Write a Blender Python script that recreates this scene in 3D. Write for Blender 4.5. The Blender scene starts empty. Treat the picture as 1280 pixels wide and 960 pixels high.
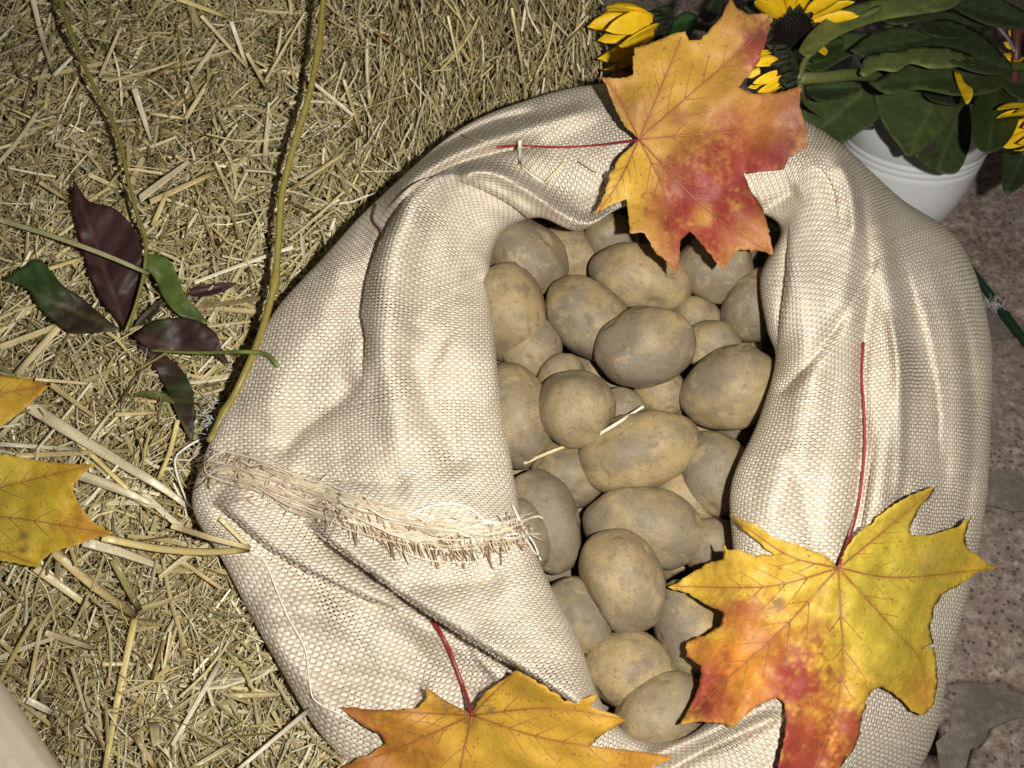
import bpy, math, random
import numpy as np
from mathutils import Vector, Matrix
from mathutils.geometry import delaunay_2d_cdt

S = bpy.context.scene
COL = S.collection
rng = np.random.default_rng(11)
random.seed(5)

# ------------------------------------------------------------------ camera, world, flash, exposure
PITCH = math.radians(55.0)
FPX = 1372.0                                   # focal length in pixels of the 1280 px wide photograph
CAM = np.array([0.0, 0.0, 0.88])
FW = np.array([0.0, math.cos(PITCH), -math.sin(PITCH)])
RT = np.array([1.0, 0.0, 0.0])
UP = np.array([0.0, math.sin(PITCH), math.cos(PITCH)])

cd = bpy.data.cameras.new('camera'); cam = bpy.data.objects.new('camera', cd); COL.objects.link(cam)
cam.location = CAM
cam.rotation_euler = (math.pi/2 - PITCH, 0, 0)
cd.sensor_width = 36.0; cd.lens = 36.0*FPX/1280.0
cd.clip_start = 0.02; cd.clip_end = 60
cd.dof.use_dof = True; cd.dof.focus_distance = 0.73; cd.dof.aperture_fstop = 11.0
S.camera = cam

w = bpy.data.worlds.new('World'); S.world = w; w.use_nodes = True
w.node_tree.nodes['Background'].inputs[0].default_value = (0.9, 0.85, 0.8, 1)
w.node_tree.nodes['Background'].inputs[1].default_value = 0.055

fl = bpy.data.lights.new('camera_flash', 'SPOT'); flo = bpy.data.objects.new('camera_flash', fl); COL.objects.link(flo)
fl.energy = 34.0; fl.shadow_soft_size = 0.009; fl.color = (1.0, 0.965, 0.90)
fl.spot_size = math.radians(108); fl.spot_blend = 1.0
flo.location = CAM + RT*0.10 + UP*0.008
aim = CAM + FW*0.8 + RT*0.06 + UP*0.06
flo.rotation_euler = (Vector(aim) - Vector(flo.location)).to_track_quat('-Z', 'Y').to_euler()

S.view_settings.view_transform = 'Standard'; S.view_settings.look = 'None'
S.view_settings.exposure = 0.0; S.view_settings.gamma = 1.0
S.view_settings.use_curve_mapping = False
S.cycles.max_bounces = 6; S.cycles.transparent_max_bounces = 12
S.cycles.use_denoising = True

# ------------------------------------------------------------------ geometry of the place
# the sack mouth and the bale top lie along a plane leaning 15 degrees; heights h are metres above that plane
TILT = math.radians(15.0)
NPL = np.array([0.0, -math.sin(TILT), math.cos(TILT)])
OPL = CAM + 0.72*FW
E1 = RT.copy(); E2 = np.cross(NPL, E1)

def ray(px, py):
    px = np.asarray(px, float); py = np.asarray(py, float)
    return FW + ((px-640)/FPX)[..., None]*RT - ((py-480)/FPX)[..., None]*UP
def P(px, py, h):
    """point above the leaning plane by h metres"""
    d = ray(px, py)
    t = (np.dot(OPL-CAM, NPL) + np.asarray(h, float))/(d @ NPL)
    return CAM + d*t[..., None]
def PZ(px, py, z=0.0):
    """point at height z above the ground"""
    d = ray(px, py)
    t = (z - CAM[2])/d[..., 2]
    return CAM + d*t[..., None]
def PD(px, py, dist):
    d = ray(px, py)
    return CAM + d*np.asarray(dist, float)[..., None]
def proj(p):
    v = p - CAM
    z = v @ FW
    return 640 + FPX*(v @ RT)/z, 480 - FPX*(v @ UP)/z
def height(p):
    return (p - OPL) @ NPL

def catmull(pts, n):
    """smooth resample of an open polyline to n points"""
    pts = np.asarray(pts, float)
    if len(pts) == 2:
        t = np.linspace(0, 1, n)[:, None]
        return pts[0]*(1-t) + pts[1]*t
    d = np.r_[0, np.cumsum(np.linalg.norm(np.diff(pts[:, :2], axis=0), axis=1))]
    q = np.vstack([2*pts[0]-pts[1], pts, 2*pts[-1]-pts[-2]])
    s = np.linspace(0, d[-1], n)
    i = np.clip(np.searchsorted(d, s, side='right')-1, 0, len(pts)-2)
    t = ((s-d[i])/np.maximum(d[i+1]-d[i], 1e-9))[:, None]
    p0, p1, p2, p3 = q[i], q[i+1], q[i+2], q[i+3]
    return 0.5*((2*p1)+(-p0+p2)*t+(2*p0-5*p1+4*p2-p3)*t*t+(-p0+3*p1-3*p2+p3)*t**3)

class Waves:
    """cheap smooth 2-D / 3-D noise from a sum of random sines"""
    def __init__(self, seed, scale, dim=2, n=9):
        r = np.random.default_rng(seed)
        k = r.normal(size=(n, dim)); k /= np.linalg.norm(k, axis=1)[:, None]
        self.k = k*(2*math.pi/scale)*r.uniform(0.55, 1.5, (n, 1)); self.p = r.uniform(0, 6.28, n); self.n = n
    def __call__(self, *c):
        x = np.stack([np.asarray(a, float) for a in c], -1)
        return np.sin(x @ self.k.T + self.p).sum(-1)/math.sqrt(self.n)*0.9

# ------------------------------------------------------------------ object helpers
def link(name, mesh, mat=None, parent=None):
    o = bpy.data.objects.new(name, mesh); COL.objects.link(o)
    if mat: mesh.materials.append(mat)
    if parent is not None: o.parent = parent
    return o
def empty(name, loc, label, cat, group=None):
    o = bpy.data.objects.new(name, None); COL.objects.link(o)
    o.location = loc; o.empty_display_size = 0.02
    bpy.context.view_layer.update()
    return tag(o, label, cat, group)
def tag(o, label=None, cat=None, group=None, kind=None):
    if label: o['label'] = label
    if cat: o['category'] = cat
    if group: o['group'] = group
    if kind: o['kind'] = kind
    return o
def child_of(o, parent):
    o.parent = parent; o.matrix_parent_inverse = Matrix.Translation(-parent.location)
    return o
def mesh_np(name, v, f, smooth=True, col=None, uv=None):
    """v (n,3); f (m,k) with k = 3 or 4; col per vertex (n,3); uv per vertex (n,2)"""
    v = np.ascontiguousarray(v, np.float32); f = np.ascontiguousarray(f, np.int32)
    me = bpy.data.meshes.new(name)
    k = f.shape[1]
    me.vertices.add(len(v)); me.vertices.foreach_set('co', v.ravel())
    me.loops.add(f.size); me.loops.foreach_set('vertex_index', f.ravel())
    me.polygons.add(len(f))
    me.polygons.foreach_set('loop_start', np.arange(0, f.size, k, dtype=np.int32))
    me.polygons.foreach_set('loop_total', np.full(len(f), k, np.int32))
    me.polygons.foreach_set('use_smooth', np.full(len(f), smooth, bool))
    if col is not None:
        a = me.color_attributes.new('col', 'FLOAT_COLOR', 'POINT')
        a.data.foreach_set('color', np.c_[col, np.ones(len(v))].astype(np.float32).ravel())
    if uv is not None:
        l = me.uv_layers.new(name='UVMap')
        l.data.foreach_set('uv', np.ascontiguousarray(uv[f.ravel()], np.float32).ravel())
    me.update(calc_edges=True)
    return me
def local(v, parent):
    return np.asarray(v) - np.array(parent.location)
def part(name, parent, v, f, mat, **kw):
    """a part whose vertices are given in world space"""
    me = mesh_np(name, local(v, parent), f, **kw)
    return link(name, me, mat, parent)

def tube(pts, r, sides=6, cap=True):
    pts = np.asarray(pts, float); n = len(pts)
    r = np.broadcast_to(np.asarray(r, float), (n,))
    t = np.gradient(pts, axis=0); t /= np.linalg.norm(t, axis=1)[:, None]+1e-12
    ref = np.array([0.31, 0.17, 0.93]); 
    if abs(t[0] @ ref) > 0.9: ref = np.array([0.9, 0.3, 0.1])
    u = np.cross(t, ref); u /= np.linalg.norm(u, axis=1)[:, None]
    b = np.cross(t, u)
    a = np.arange(sides)/sides*2*math.pi
    v = (pts[:, None] + r[:, None, None]*(np.cos(a)[None, :, None]*u[:, None] + np.sin(a)[None, :, None]*b[:, None])).reshape(-1, 3)
    i = np.arange(n-1)[:, None]*sides; j = np.arange(sides)[None]; jn = (j+1) % sides
    f = np.stack([i+j, i+jn, i+sides+jn, i+sides+j], -1).reshape(-1, 4)
    if cap:
        v = np.vstack([v, pts[0]-t[0]*r[0]*0.4, pts[-1]+t[-1]*r[-1]*0.4]); c0 = len(v)-2
        js = np.arange(sides); jn = (js+1) % sides
        f = np.vstack([f, np.stack([np.full(sides, c0), jn, js, js], -1)[:, [0, 1, 2, 2]] if False else np.zeros((0, 4), int)])
        tri0 = np.stack([np.full(sides, c0), jn, js], -1); tri1 = np.stack([np.full(sides, c0+1), (n-1)*sides+js, (n-1)*sides+jn], -1)
        f = np.vstack([np.vstack([f[:, [0, 1, 2]], f[:, [0, 2, 3]]]), tri0, tri1])
    return v, f
def merge(items, cols=None):
    vs, fs, cs, k = [], [], [], 0
    for i, (v, f) in enumerate(items):
        vs.append(v); fs.append(np.asarray(f)+k); k += len(v)
        if cols is not None: cs.append(np.broadcast_to(np.asarray(cols[i], float), (len(v), 3)))
    return (np.vstack(vs), np.vstack(fs)) + ((np.vstack(cs),) if cols is not None else ())

# ------------------------------------------------------------------ materials
class NT:
    def __init__(self, name):
        self.m = bpy.data.materials.new(name); self.m.use_nodes = True
        self.t = self.m.node_tree; self.n = self.t.nodes; self.b = self.n['Principled BSDF']; self.out = self.n['Material Output']
    def new(self, kind, **kw):
        n = self.n.new(kind)
        for k, v in kw.items(): setattr(n, k, v)
        return n
    def set(self, sock, v):
        if isinstance(v, bpy.types.NodeSocket): self.t.links.new(v, sock)
        else: sock.default_value = v
    def math(self, op, a, b=0.0, c=None):
        n = self.new('ShaderNodeMath', operation=op)
        self.set(n.inputs[0], a); self.set(n.inputs[1], b)
        if c is not None: self.set(n.inputs[2], c)
        return n.outputs[0]
    def noise(self, vec, scale, detail=3.0, rough=0.55):
        n = self.new('ShaderNodeTexNoise'); self.set(n.inputs['Vector'], vec)
        n.inputs['Scale'].default_value = scale; n.inputs['Detail'].default_value = detail; n.inputs['Roughness'].default_value = rough
        return n.outputs['Fac']
    def ramp(self, fac, stops):
        n = self.new('ShaderNodeValToRGB'); self.set(n.inputs[0], fac)
        e = n.color_ramp.elements
        while len(e) < len(stops): e.new(0.5)
        for x, (p, c) in zip(e, stops):
            x.position = p; x.color = (*c, 1) if not np.isscalar(c) else (c, c, c, 1)
        return n.outputs[0]
    def mix(self, fac, a, b, mode='MIX'):
        n = self.new('ShaderNodeMix', data_type='RGBA', blend_type=mode)
        self.set(n.inputs[0], fac)
        for s, v in ((n.inputs[6], a), (n.inputs[7], b)):
            self.set(s, (*v, 1) if isinstance(v, tuple) and len(v) == 3 else v)
        return n.outputs[2]
    def coord(self, which='Object'):
        return self.new('ShaderNodeTexCoord').outputs[which]
    def attr(self, name='col'):
        return self.new('ShaderNodeAttribute', attribute_name=name).outputs['Color']
    def bump(self, h, strength, dist):
        n = self.new('ShaderNodeBump'); self.set(n.inputs['Height'], h)
        n.inputs['Strength'].default_value = strength; n.inputs['Distance'].default_value = dist
        self.t.links.new(n.outputs[0], self.b.inputs['Normal'])
    def fin(self, color, rough=0.5, spec=0.5, **kw):
        self.set(self.b.inputs['Base Color'], (*color, 1) if isinstance(color, tuple) and len(color) == 3 else color)
        self.set(self.b.inputs['Roughness'], rough); self.b.inputs['Specular IOR Level'].default_value = spec
        for k, v in kw.items(): self.set(self.b.inputs[k.replace('_', ' ')], v)
        return self.m

def mat_burlap():
    t = NT('burlap_weave')
    uv = t.new('ShaderNodeUVMap', uv_map='UVMap').outputs[0]
    pitch_u, pitch_v = 0.00205, 0.0029
    nz = t.new('ShaderNodeTexNoise'); t.set(nz.inputs['Vector'], uv); nz.inputs['Scale'].default_value = 55; nz.inputs['Detail'].default_value = 2
    sc = t.new('ShaderNodeVectorMath', operation='SCALE'); t.set(sc.inputs[0], nz.outputs['Color']); sc.inputs['Scale'].default_value = 0.0030
    ad = t.new('ShaderNodeVectorMath', operation='ADD'); t.set(ad.inputs[0], uv); t.set(ad.inputs[1], sc.outputs[0])
    sx = t.new('ShaderNodeSeparateXYZ'); t.set(sx.inputs[0], ad.outputs[0])
    U = t.math('DIVIDE', sx.outputs[0], pitch_u); V = t.math('DIVIDE', sx.outputs[1], pitch_v)
    iu = t.math('FLOOR', U); iv = t.math('FLOOR', V)
    fu = t.math('SUBTRACT', t.math('SUBTRACT', U, iu), 0.5); fv = t.math('SUBTRACT', t.math('SUBTRACT', V, iv), 0.5)
    par = t.math('MODULO', t.math('ABSOLUTE', t.math('ADD', iu, iv)), 2.0)
    sg = t.math('SUBTRACT', t.math('MULTIPLY', par, 2.0), 1.0)          # -1 / +1
    cu = t.math('COSINE', t.math('MULTIPLY', fu, math.pi)); cv = t.math('COSINE', t.math('MULTIPLY', fv, math.pi))
    # warp runs along V (profile across U), weft along U
    wa = t.math('MULTIPLY', t.math('POWER', cu, 0.8), t.math('ADD', 0.55, t.math('MULTIPLY', sg, t.math('MULTIPLY', cv, 0.45))))
    we = t.math('MULTIPLY', t.math('POWER', cv, 0.6), t.math('SUBTRACT', 0.55, t.math('MULTIPLY', sg, t.math('MULTIPLY', cu, 0.45))))
    hgt = t.math('MAXIMUM', wa, we)
    iswarp = t.math('GREATER_THAN', wa, we)
    # thread to thread variation and slubs
    def white(i, seed):
        n = t.new('ShaderNodeTexWhiteNoise', noise_dimensions='1D'); t.set(n.inputs['W'], t.math('ADD', i, seed)); return n.outputs['Value']
    r1 = white(iu, 3.3); r2 = white(iv, 91.7)
    thr = t.mix(iswarp, r2, r1)
    cell = t.new('ShaderNodeTexWhiteNoise', noise_dimensions='2D')
    cx = t.new('ShaderNodeCombineXYZ'); t.set(cx.inputs[0], iu); t.set(cx.inputs[1], iv); t.set(cell.inputs['Vector'], cx.outputs[0])
    fib = t.noise(uv, 2200, 3)
    weftc = t.mix(thr, (0.455, 0.375, 0.28), (0.565, 0.475, 0.365)); warpc = t.mix(thr, (0.715, 0.645, 0.525), (0.87, 0.82, 0.715))  # two-tone yarn; sheen of the floats is put into the pale warp tone
    c = t.mix(iswarp, weftc, warpc)
    fuzz = t.noise(uv, 900, 3)
    c = t.mix(t.math('MULTIPLY', t.math('POWER', cell.outputs['Value'], 2.2), t.math('MULTIPLY', iswarp, 0.5)), c, (0.92, 0.88, 0.77))  # random white flecks: glint on the warp floats painted into the colour
    c = t.mix(t.math('MULTIPLY', t.ramp(fuzz, [(0.42, 0.0), (0.75, 1.0)]), 0.35), c, (0.50, 0.41, 0.295))
    c = t.mix(t.math('MULTIPLY', fib, 0.25), c, (0.36, 0.27, 0.17))
    big = t.noise(uv, 14, 3)
    c = t.mix(t.ramp(big, [(0.45, 0.0), (0.8, 0.2)]), c, (0.50, 0.41, 0.285))
    t.bump(t.math('ADD', hgt, t.math('MULTIPLY', fib, 0.35)), 0.7, 0.0010)
    rough = t.math('ADD', 0.28, t.math('MULTIPLY', cell.outputs['Value'], 0.25))
    t.fin(c, rough, 0.5)
    # open gaps of the weave
    gap = t.math('SUBTRACT', t.math('MULTIPLY', t.noise(uv, 22, 2), 0.50), 0.150)
    gap = t.math('ADD', gap, t.math('MULTIPLY', t.math('SUBTRACT', cell.outputs['Value'], 0.5), 0.07))
    lim = t.math('SUBTRACT', 0.5, gap)
    hole = t.math('MULTIPLY', t.math('GREATER_THAN', t.math('ABSOLUTE', fu), lim), t.math('GREATER_THAN', t.math('ABSOLUTE', fv), lim))
    tr = t.new('ShaderNodeBsdfTransparent'); mx = t.new('ShaderNodeMixShader')
    t.set(mx.inputs[0], hole); t.t.links.new(t.b.outputs[0], mx.inputs[1]); t.t.links.new(tr.outputs[0], mx.inputs[2])
    t.t.links.new(mx.outputs[0], t.out.inputs[0])
    return t.m
def mat_straw():
    t = NT('straw'); c = t.attr(); o = t.coord()
    n = t.noise(o, 700, 3); n2 = t.noise(o, 90, 2)
    c = t.mix(t.ramp(n, [(0.35, 0.0), (0.75, 0.55)]), c, t.mix(1.0, c, (0.50, 0.42, 0.3), 'MULTIPLY'))
    c = t.mix(t.ramp(n2, [(0.5, 0.0), (0.8, 0.4)]), c, (0.60, 0.54, 0.36))
    t.bump(n, 0.4, 0.0004)
    return t.fin(c, 0.38, 0.6)
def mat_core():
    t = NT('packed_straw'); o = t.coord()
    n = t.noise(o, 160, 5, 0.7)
    c = t.ramp(n, [(0.3, (0.035, 0.025, 0.011)), (0.55, (0.11, 0.08, 0.035)), (0.75, (0.22, 0.175, 0.09))])  # much darker than the stalks: shade of the gaps is in this colour
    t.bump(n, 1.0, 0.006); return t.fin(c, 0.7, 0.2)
def mat_potato():
    t = NT('potato_skin'); o = t.coord()
    oi = t.new('ShaderNodeObjectInfo').outputs['Random']
    of = t.new('ShaderNodeVectorMath', operation='ADD'); t.set(of.inputs[0], o)
    cb = t.new('ShaderNodeCombineXYZ')
    for k in range(3): t.set(cb.inputs[k], t.math('MULTIPLY', oi, 3.7+2.1*k))
    t.set(of.inputs[1], cb.outputs[0]); v = of.outputs[0]
    n1 = t.noise(v, 17, 4, 0.6); n2 = t.noise(v, 75, 4, 0.65); n3 = t.noise(v, 420, 3)
    c = t.mix(t.ramp(n1, [(0.42, 0.0), (0.58, 1.0)]), (0.150, 0.120, 0.082), (0.355, 0.256, 0.115))
    c = t.mix(t.ramp(n2, [(0.45, 0.0), (0.68, 0.7)]), c, (0.165, 0.136, 0.096))
    c = t.mix(t.math('MULTIPLY', oi, 0.35), c, (0.195, 0.155, 0.10))
    vo = t.new('ShaderNodeTexVoronoi', feature='F1'); t.set(vo.inputs['Vector'], v); vo.inputs['Scale'].default_value = 230
    sp = t.ramp(vo.outputs['Distance'], [(0.10, 0.75), (0.24, 0.0)])
    c = t.mix(t.math('MULTIPLY', sp, t.ramp(n1, [(0.40, 0.0), (0.55, 1.0)])), c, (0.16, 0.105, 0.055))
    v2 = t.new('ShaderNodeTexVoronoi', feature='F1'); t.set(v2.inputs['Vector'], v); v2.inputs['Scale'].default_value = 62
    sp2 = t.ramp(v2.outputs['Distance'], [(0.07, 0.8), (0.17, 0.0)])
    c = t.mix(t.math('MULTIPLY', sp2, t.ramp(n2, [(0.45, 0.0), (0.55, 1.0)])), c, (0.20, 0.14, 0.09))
    n4 = t.noise(v, 48, 6, 0.75)
    c = t.mix(t.ramp(n4, [(0.55, 0.0), (0.61, 0.6)]), c, (0.125, 0.092, 0.058))
    c = t.mix(t.ramp(n4, [(0.38, 0.5), (0.44, 0.0)]), c, (0.42, 0.315, 0.165))
    c = t.mix(t.math('MULTIPLY', n3, 0.35), c, (0.25, 0.20, 0.125))
    t.bump(t.math('ADD', t.math('MULTIPLY', n2, 0.45), t.math('ADD', t.math('MULTIPLY', n3, 0.40), t.math('MULTIPLY', sp2, -0.4))), 0.55, 0.0022)
    return t.fin(c, t.math('ADD', 0.42, t.math('MULTIPLY', n2, 0.3)), 0.36)
def mat_leaf(name, rough, spec, specks=(0.20, 0.10, 0.03), amount=0.75, thick=0.15, wrinkle=0.5):
    t = NT(name); c = t.attr(); o = t.coord()
    n = t.noise(o, 110, 4, 0.6); n2 = t.noise(o, 900, 2)
    c = t.mix(t.ramp(n, [(0.42, 0.0), (0.8, 0.45)]), c, t.mix(1.0, c, (0.72, 0.58, 0.42), 'MULTIPLY'))
    c = t.mix(t.ramp(n2, [(0.45, 0.0), (0.8, 0.35)]), c, t.mix(1.0, c, (0.6, 0.42, 0.3), 'MULTIPLY'))
    vo = t.new('ShaderNodeTexVoronoi', feature='F1'); t.set(vo.inputs['Vector'], o); vo.inputs['Scale'].default_value = 300
    sp = t.ramp(vo.outputs['Distance'], [(0.12, amount), (0.24, 0.0)])
    c = t.mix(t.math('MULTIPLY', sp, t.ramp(n, [(0.44, 0.0), (0.56, 1.0)])), c, specks)
    vw = t.new('ShaderNodeTexVoronoi', feature='DISTANCE_TO_EDGE'); t.set(vw.inputs['Vector'], o); vw.inputs['Scale'].default_value = 190
    cell = t.ramp(vw.outputs['Distance'], [(0.0, 0.0), (0.12, 1.0)])
    c = t.mix(0.10, c, t.mix(cell, t.mix(1.0, c, (0.6, 0.45, 0.3), 'MULTIPLY'), c))
    t.bump(t.math('ADD', t.math('MULTIPLY', cell, 0.12), t.math('ADD', n, t.math('MULTIPLY', n2, 0.2))), wrinkle, 0.0012)
    return t.fin(c, rough, spec)
def mat_plain(name, color, rough=0.5, spec=0.4, scale=120, dark=0.65, bump=0.3, bd=0.001):
    t = NT(name); o = t.coord(); n = t.noise(o, scale, 4, 0.6)
    c = t.mix(t.ramp(n, [(0.35, 0.0), (0.7, 1.0)]), tuple(x*dark for x in color), color)
    t.bump(n, bump, bd); return t.fin(c, rough, spec)
def mat_attr(name, rough=0.5, spec=0.4, scale=300, bump=0.3, bd=0.0005, amount=0.5):
    t = NT(name); c = t.attr(); o = t.coord(); n = t.noise(o, scale, 3)
    c = t.mix(t.ramp(n, [(0.4, 0.0), (0.75, amount)]), c, t.mix(1.0, c, (0.55, 0.48, 0.4), 'MULTIPLY'))
    t.bump(n, bump, bd); return t.fin(c, rough, spec)
def mat_stone():
    t = NT('speckled_stone'); o = t.coord()
    n1 = t.noise(o, 9, 4); n2 = t.noise(o, 130, 4, 0.8); n3 = t.noise(o, 60, 3, 0.7)
    c = t.ramp(n2, [(0.33, (0.07, 0.055, 0.045)), (0.45, (0.24, 0.185, 0.155)), (0.56, (0.37, 0.295, 0.25)), (0.68, (0.55, 0.48, 0.42))])
    c = t.mix(t.ramp(n3, [(0.44, 0.0), (0.60, 0.6)]), c, (0.17, 0.115, 0.09))
    c = t.mix(t.ramp(n1, [(0.40, 0.0), (0.7, 0.4)]), c, (0.33, 0.255, 0.22))
    vo = t.new('ShaderNodeTexVoronoi', feature='F1'); t.set(vo.inputs['Vector'], o); vo.inputs['Scale'].default_value = 170
    c = t.mix(t.math('MULTIPLY', t.ramp(vo.outputs['Distance'], [(0.2, 0.8), (0.34, 0.0)]), t.ramp(n3, [(0.42, 0.0), (0.52, 1.0)])), c, (0.05, 0.038, 0.035))
    t.bump(n2, 0.6, 0.002); return t.fin(c, 0.75, 0.3)
def mat_mortar():
    t = NT('mortar'); o = t.coord(); n1 = t.noise(o, 22, 5, 0.7); n2 = t.noise(o, 170, 5, 0.8)
    c = t.mix(t.ramp(n1, [(0.38, 0.0), (0.62, 1.0)]), (0.155, 0.13, 0.105), (0.29, 0.245, 0.205))
    c = t.mix(t.ramp(n2, [(0.42, 0.0), (0.62, 0.7)]), c, (0.12, 0.095, 0.075))
    c = t.mix(t.ramp(n2, [(0.30, 0.5), (0.40, 0.0)]), c, (0.42, 0.38, 0.33))
    t.bump(n2, 0.5, 0.002); return t.fin(c, 0.85, 0.2)
def mat_wood():
    t = NT('pale_wood'); o = t.coord()
    mp = t.new('ShaderNodeMapping'); t.set(mp.inputs[0], o); mp.inputs['Scale'].default_value = (12, 160, 160)
    n = t.noise(mp.outputs[0], 1.0, 4, 0.6); n2 = t.noise(o, 60, 4)
    c = t.mix(t.ramp(n, [(0.3, 0.0), (0.7, 1.0)]), (0.52, 0.42, 0.31), (0.62, 0.53, 0.42))
    c = t.mix(t.ramp(n2, [(0.55, 0.0), (0.8, 0.5)]), c, (0.32, 0.235, 0.16))
    t.bump(n, 0.2, 0.0006); return t.fin(c, 0.55, 0.35)

M_BURLAP = mat_burlap(); M_STRAW = mat_straw(); M_CORE = mat_core(); M_POTATO = mat_potato()
M_MAPLE = mat_leaf('autumn_leaf', 0.55, 0.30, (0.16, 0.085, 0.035), 0.85)
M_PURPLE = mat_leaf('glossy_leaf', 0.52, 0.28, (0.02, 0.01, 0.01), 0.3, wrinkle=0.25)
M_GREEN = mat_leaf('hairy_leaf', 0.55, 0.30, (0.01, 0.02, 0.005), 0.3, wrinkle=0.45)
M_STEM = mat_attr('stem_bark', 0.42, 0.45, 260)
M_THREAD = mat_attr('jute_thread', 0.55, 0.4, 900)
M_PETAL = mat_attr('petal', 0.5, 0.3, 160, 0.3, 0.001, 0.4)
M_DISC = mat_plain('seed_disc', (0.022, 0.014, 0.010), 0.7, 0.2, 500, 0.4, 0.8, 0.002)
M_CALYX = mat_plain('calyx', (0.030, 0.036, 0.016), 0.6, 0.25, 300, 0.5, 0.8, 0.002)
M_POT = mat_plain('white_glaze', (0.83, 0.85, 0.84), 0.16, 0.55, 30, 0.97, 0.05, 0.0005)
M_SOIL = mat_plain('soil', (0.05, 0.035, 0.022), 0.9, 0.1, 120, 0.4, 1.0, 0.006)
M_STONE = mat_stone(); M_MORTAR = mat_mortar(); M_WOOD = mat_wood()
M_CORD = mat_plain('green_plastic', (0.012, 0.045, 0.022), 0.45, 0.4, 90, 0.6, 0.3, 0.001)
M_FLUFF = mat_plain('white_fibre', (0.72, 0.72, 0.70), 0.6, 0.3, 300, 0.8)

# ------------------------------------------------------------------ ground with paving stones
ground = link('ground', mesh_np('ground', np.array([[-30, -30, 0], [30, -30, 0], [30, 30, 0], [-30, 30, 0]], float), np.array([[0, 1, 2, 3]]), smooth=False), M_MORTAR)
tag(ground, kind='structure')
def paving_stone(poly_px, top=0.009):
    p = PZ(np.array([a for a, b in poly_px]), np.array([b for a, b in poly_px]), 0.0)[:, :2]
    c = p.mean(0); out = []
    for i in range(len(p)):                        # wavy broken edge
        a, b = p[i], p[(i+1) % len(p)]; n = max(3, int(np.linalg.norm(b-a)/0.02))
        for k in range(n): out.append(a + (b-a)*k/n + rng.normal(0, 0.0038, 2))
    out = np.array(out); n = len(out)
    rings = [(1.0, -0.004), (0.995, top*0.5), (0.985, top*0.9), (0.96, top), (0.5, top)]
    v = np.vstack([np.c_[c+(out-c)*s, np.full(n, z)] for s, z in rings] + [[[c[0], c[1], top]]])
    f = []
    for k in range(len(rings)-1):
        for i in range(n): f += [[k*n+i, k*n+(i+1) % n, (k+1)*n+(i+1) % n], [k*n+i, (k+1)*n+(i+1) % n, (k+1)*n+i]]
    for i in range(n): f.append([(len(rings)-1)*n+i, (len(rings)-1)*n+(i+1) % n, len(v)-1])
    return part('paving_stone', ground, v, np.array(f), M_STONE, smooth=True)
for poly in ([(1120, 60), (1420, 40), (1480, 420), (1290, 408), (1225, 380), (1130, 300)],
             [(1195, 440), (1260, 425), (1480, 440), (1480, 600), (1260, 592), (1180, 585)],
             [(1120, 640), (1260, 632), (1480, 660), (1480, 880), (1300, 880), (1230, 850), (1170, 855), (1060, 900)],
             [(1215, 960), (1245, 905), (1300, 890), (1500, 900), (1500, 1150), (1180, 1150)],
             [(1040, 930), (1150, 880), (1195, 865), (1170, 930), (1120, 1150), (1000, 1150)],
             [(700, -40), (900, -60), (1100, 40), (1090, 180), (900, 200), (720, 120)],
             [(690, -420), (1100, -420), (1400, -60), (1110, 20), (900, -80), (690, -60)]):
    paving_stone(poly)

# ------------------------------------------------------------------ sack surface
# stations round the mouth; for each: mouth edge, ridge of the turned-down cloth, mid panel, outline   (pixel x, pixel y, height)
ST = [
 [(622, 500, .006), (500, 500, .036), (400, 510, .016), (288, 505, -.006)],
 [(611, 400, .006), (492, 390, .042), (425, 390, .020), (340, 395, -.004)],
 [(608, 335, .006), (505, 285, .046), (455, 300, .024), (408, 318, -.004)],
 [(625, 290, .004), (545, 226, .046), (505, 238, .026), (470, 253, -.002)],
 [(672, 272, .012), (640, 236, .040), (615, 188, .034), (572, 163, .000)],
 [(725, 288, .020), (715, 270, .036), (695, 195, .032), (668, 123, .000)],
 [(785, 257, .022), (778, 240, .036), (770, 180, .036), (755, 105, .000)],
 [(860, 262, .024), (860, 238, .040), (860, 175, .042), (850, 108, -.008)],
 [(932, 262, .026), (945, 232, .042), (955, 185, .046), (955, 130, .000)],
 [(976, 285, .030), (1005, 225, .058), (1025, 195, .056), (1040, 172, .030)],
 [(953, 345, .030), (1020, 300, .062), (1080, 262, .042), (1122, 246, -.020)],
 [(960, 410, .030), (1022, 375, .064), (1105, 335, .038), (1196, 305, -.040)],
 [(970, 452, .030), (1028, 450, .064), (1115, 420, .036), (1231, 415, -.045)],
 [(950, 525, .030), (1018, 530, .062), (1115, 520, .036), (1232, 530, -.045)],
 [(916, 605, .030), (995, 615, .060), (1105, 620, .034), (1226, 630, -.045)],
 [(918, 685, .030), (988, 700, .056), (1088, 710, .032), (1208, 725, -.045)],
 [(925, 765, .028), (998, 790, .050), (1080, 810, .028), (1182, 830, -.045)],
 [(918, 850, .024), (980, 885, .044), (1060, 920, .020), (1150, 950, -.050)],
 [(868, 916, .016), (920, 955, .034), (980, 1020, .010), (1040, 1080, -.090)],
 [(800, 925, .012), (800, 965, .026), (800, 1030, .004), (800, 1120, -.090)],
 [(752, 880, .010), (710, 905, .026), (650, 985, -.004), (580, 1070, -.080)],
 [(722, 800, .010), (665, 805, .030), (540, 885, -.012), (425, 942, -.040)],
 [(686, 730, .010), (620, 740, .030), (475, 785, -.012), (345, 820, -.032)],
 [(655, 660, .010), (590, 668, .030), (440, 690, -.004), (284, 703, -.024)],
 [(642, 615, .008), (525, 610, .034), (400, 615, .012), (246, 635, -.010)],
 [(632, 560, .006), (505, 560, .036), (395, 560, .012), (258, 572, -.006)],
]
CEN = np.array([790.0, 580.0])
knots = []
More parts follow.
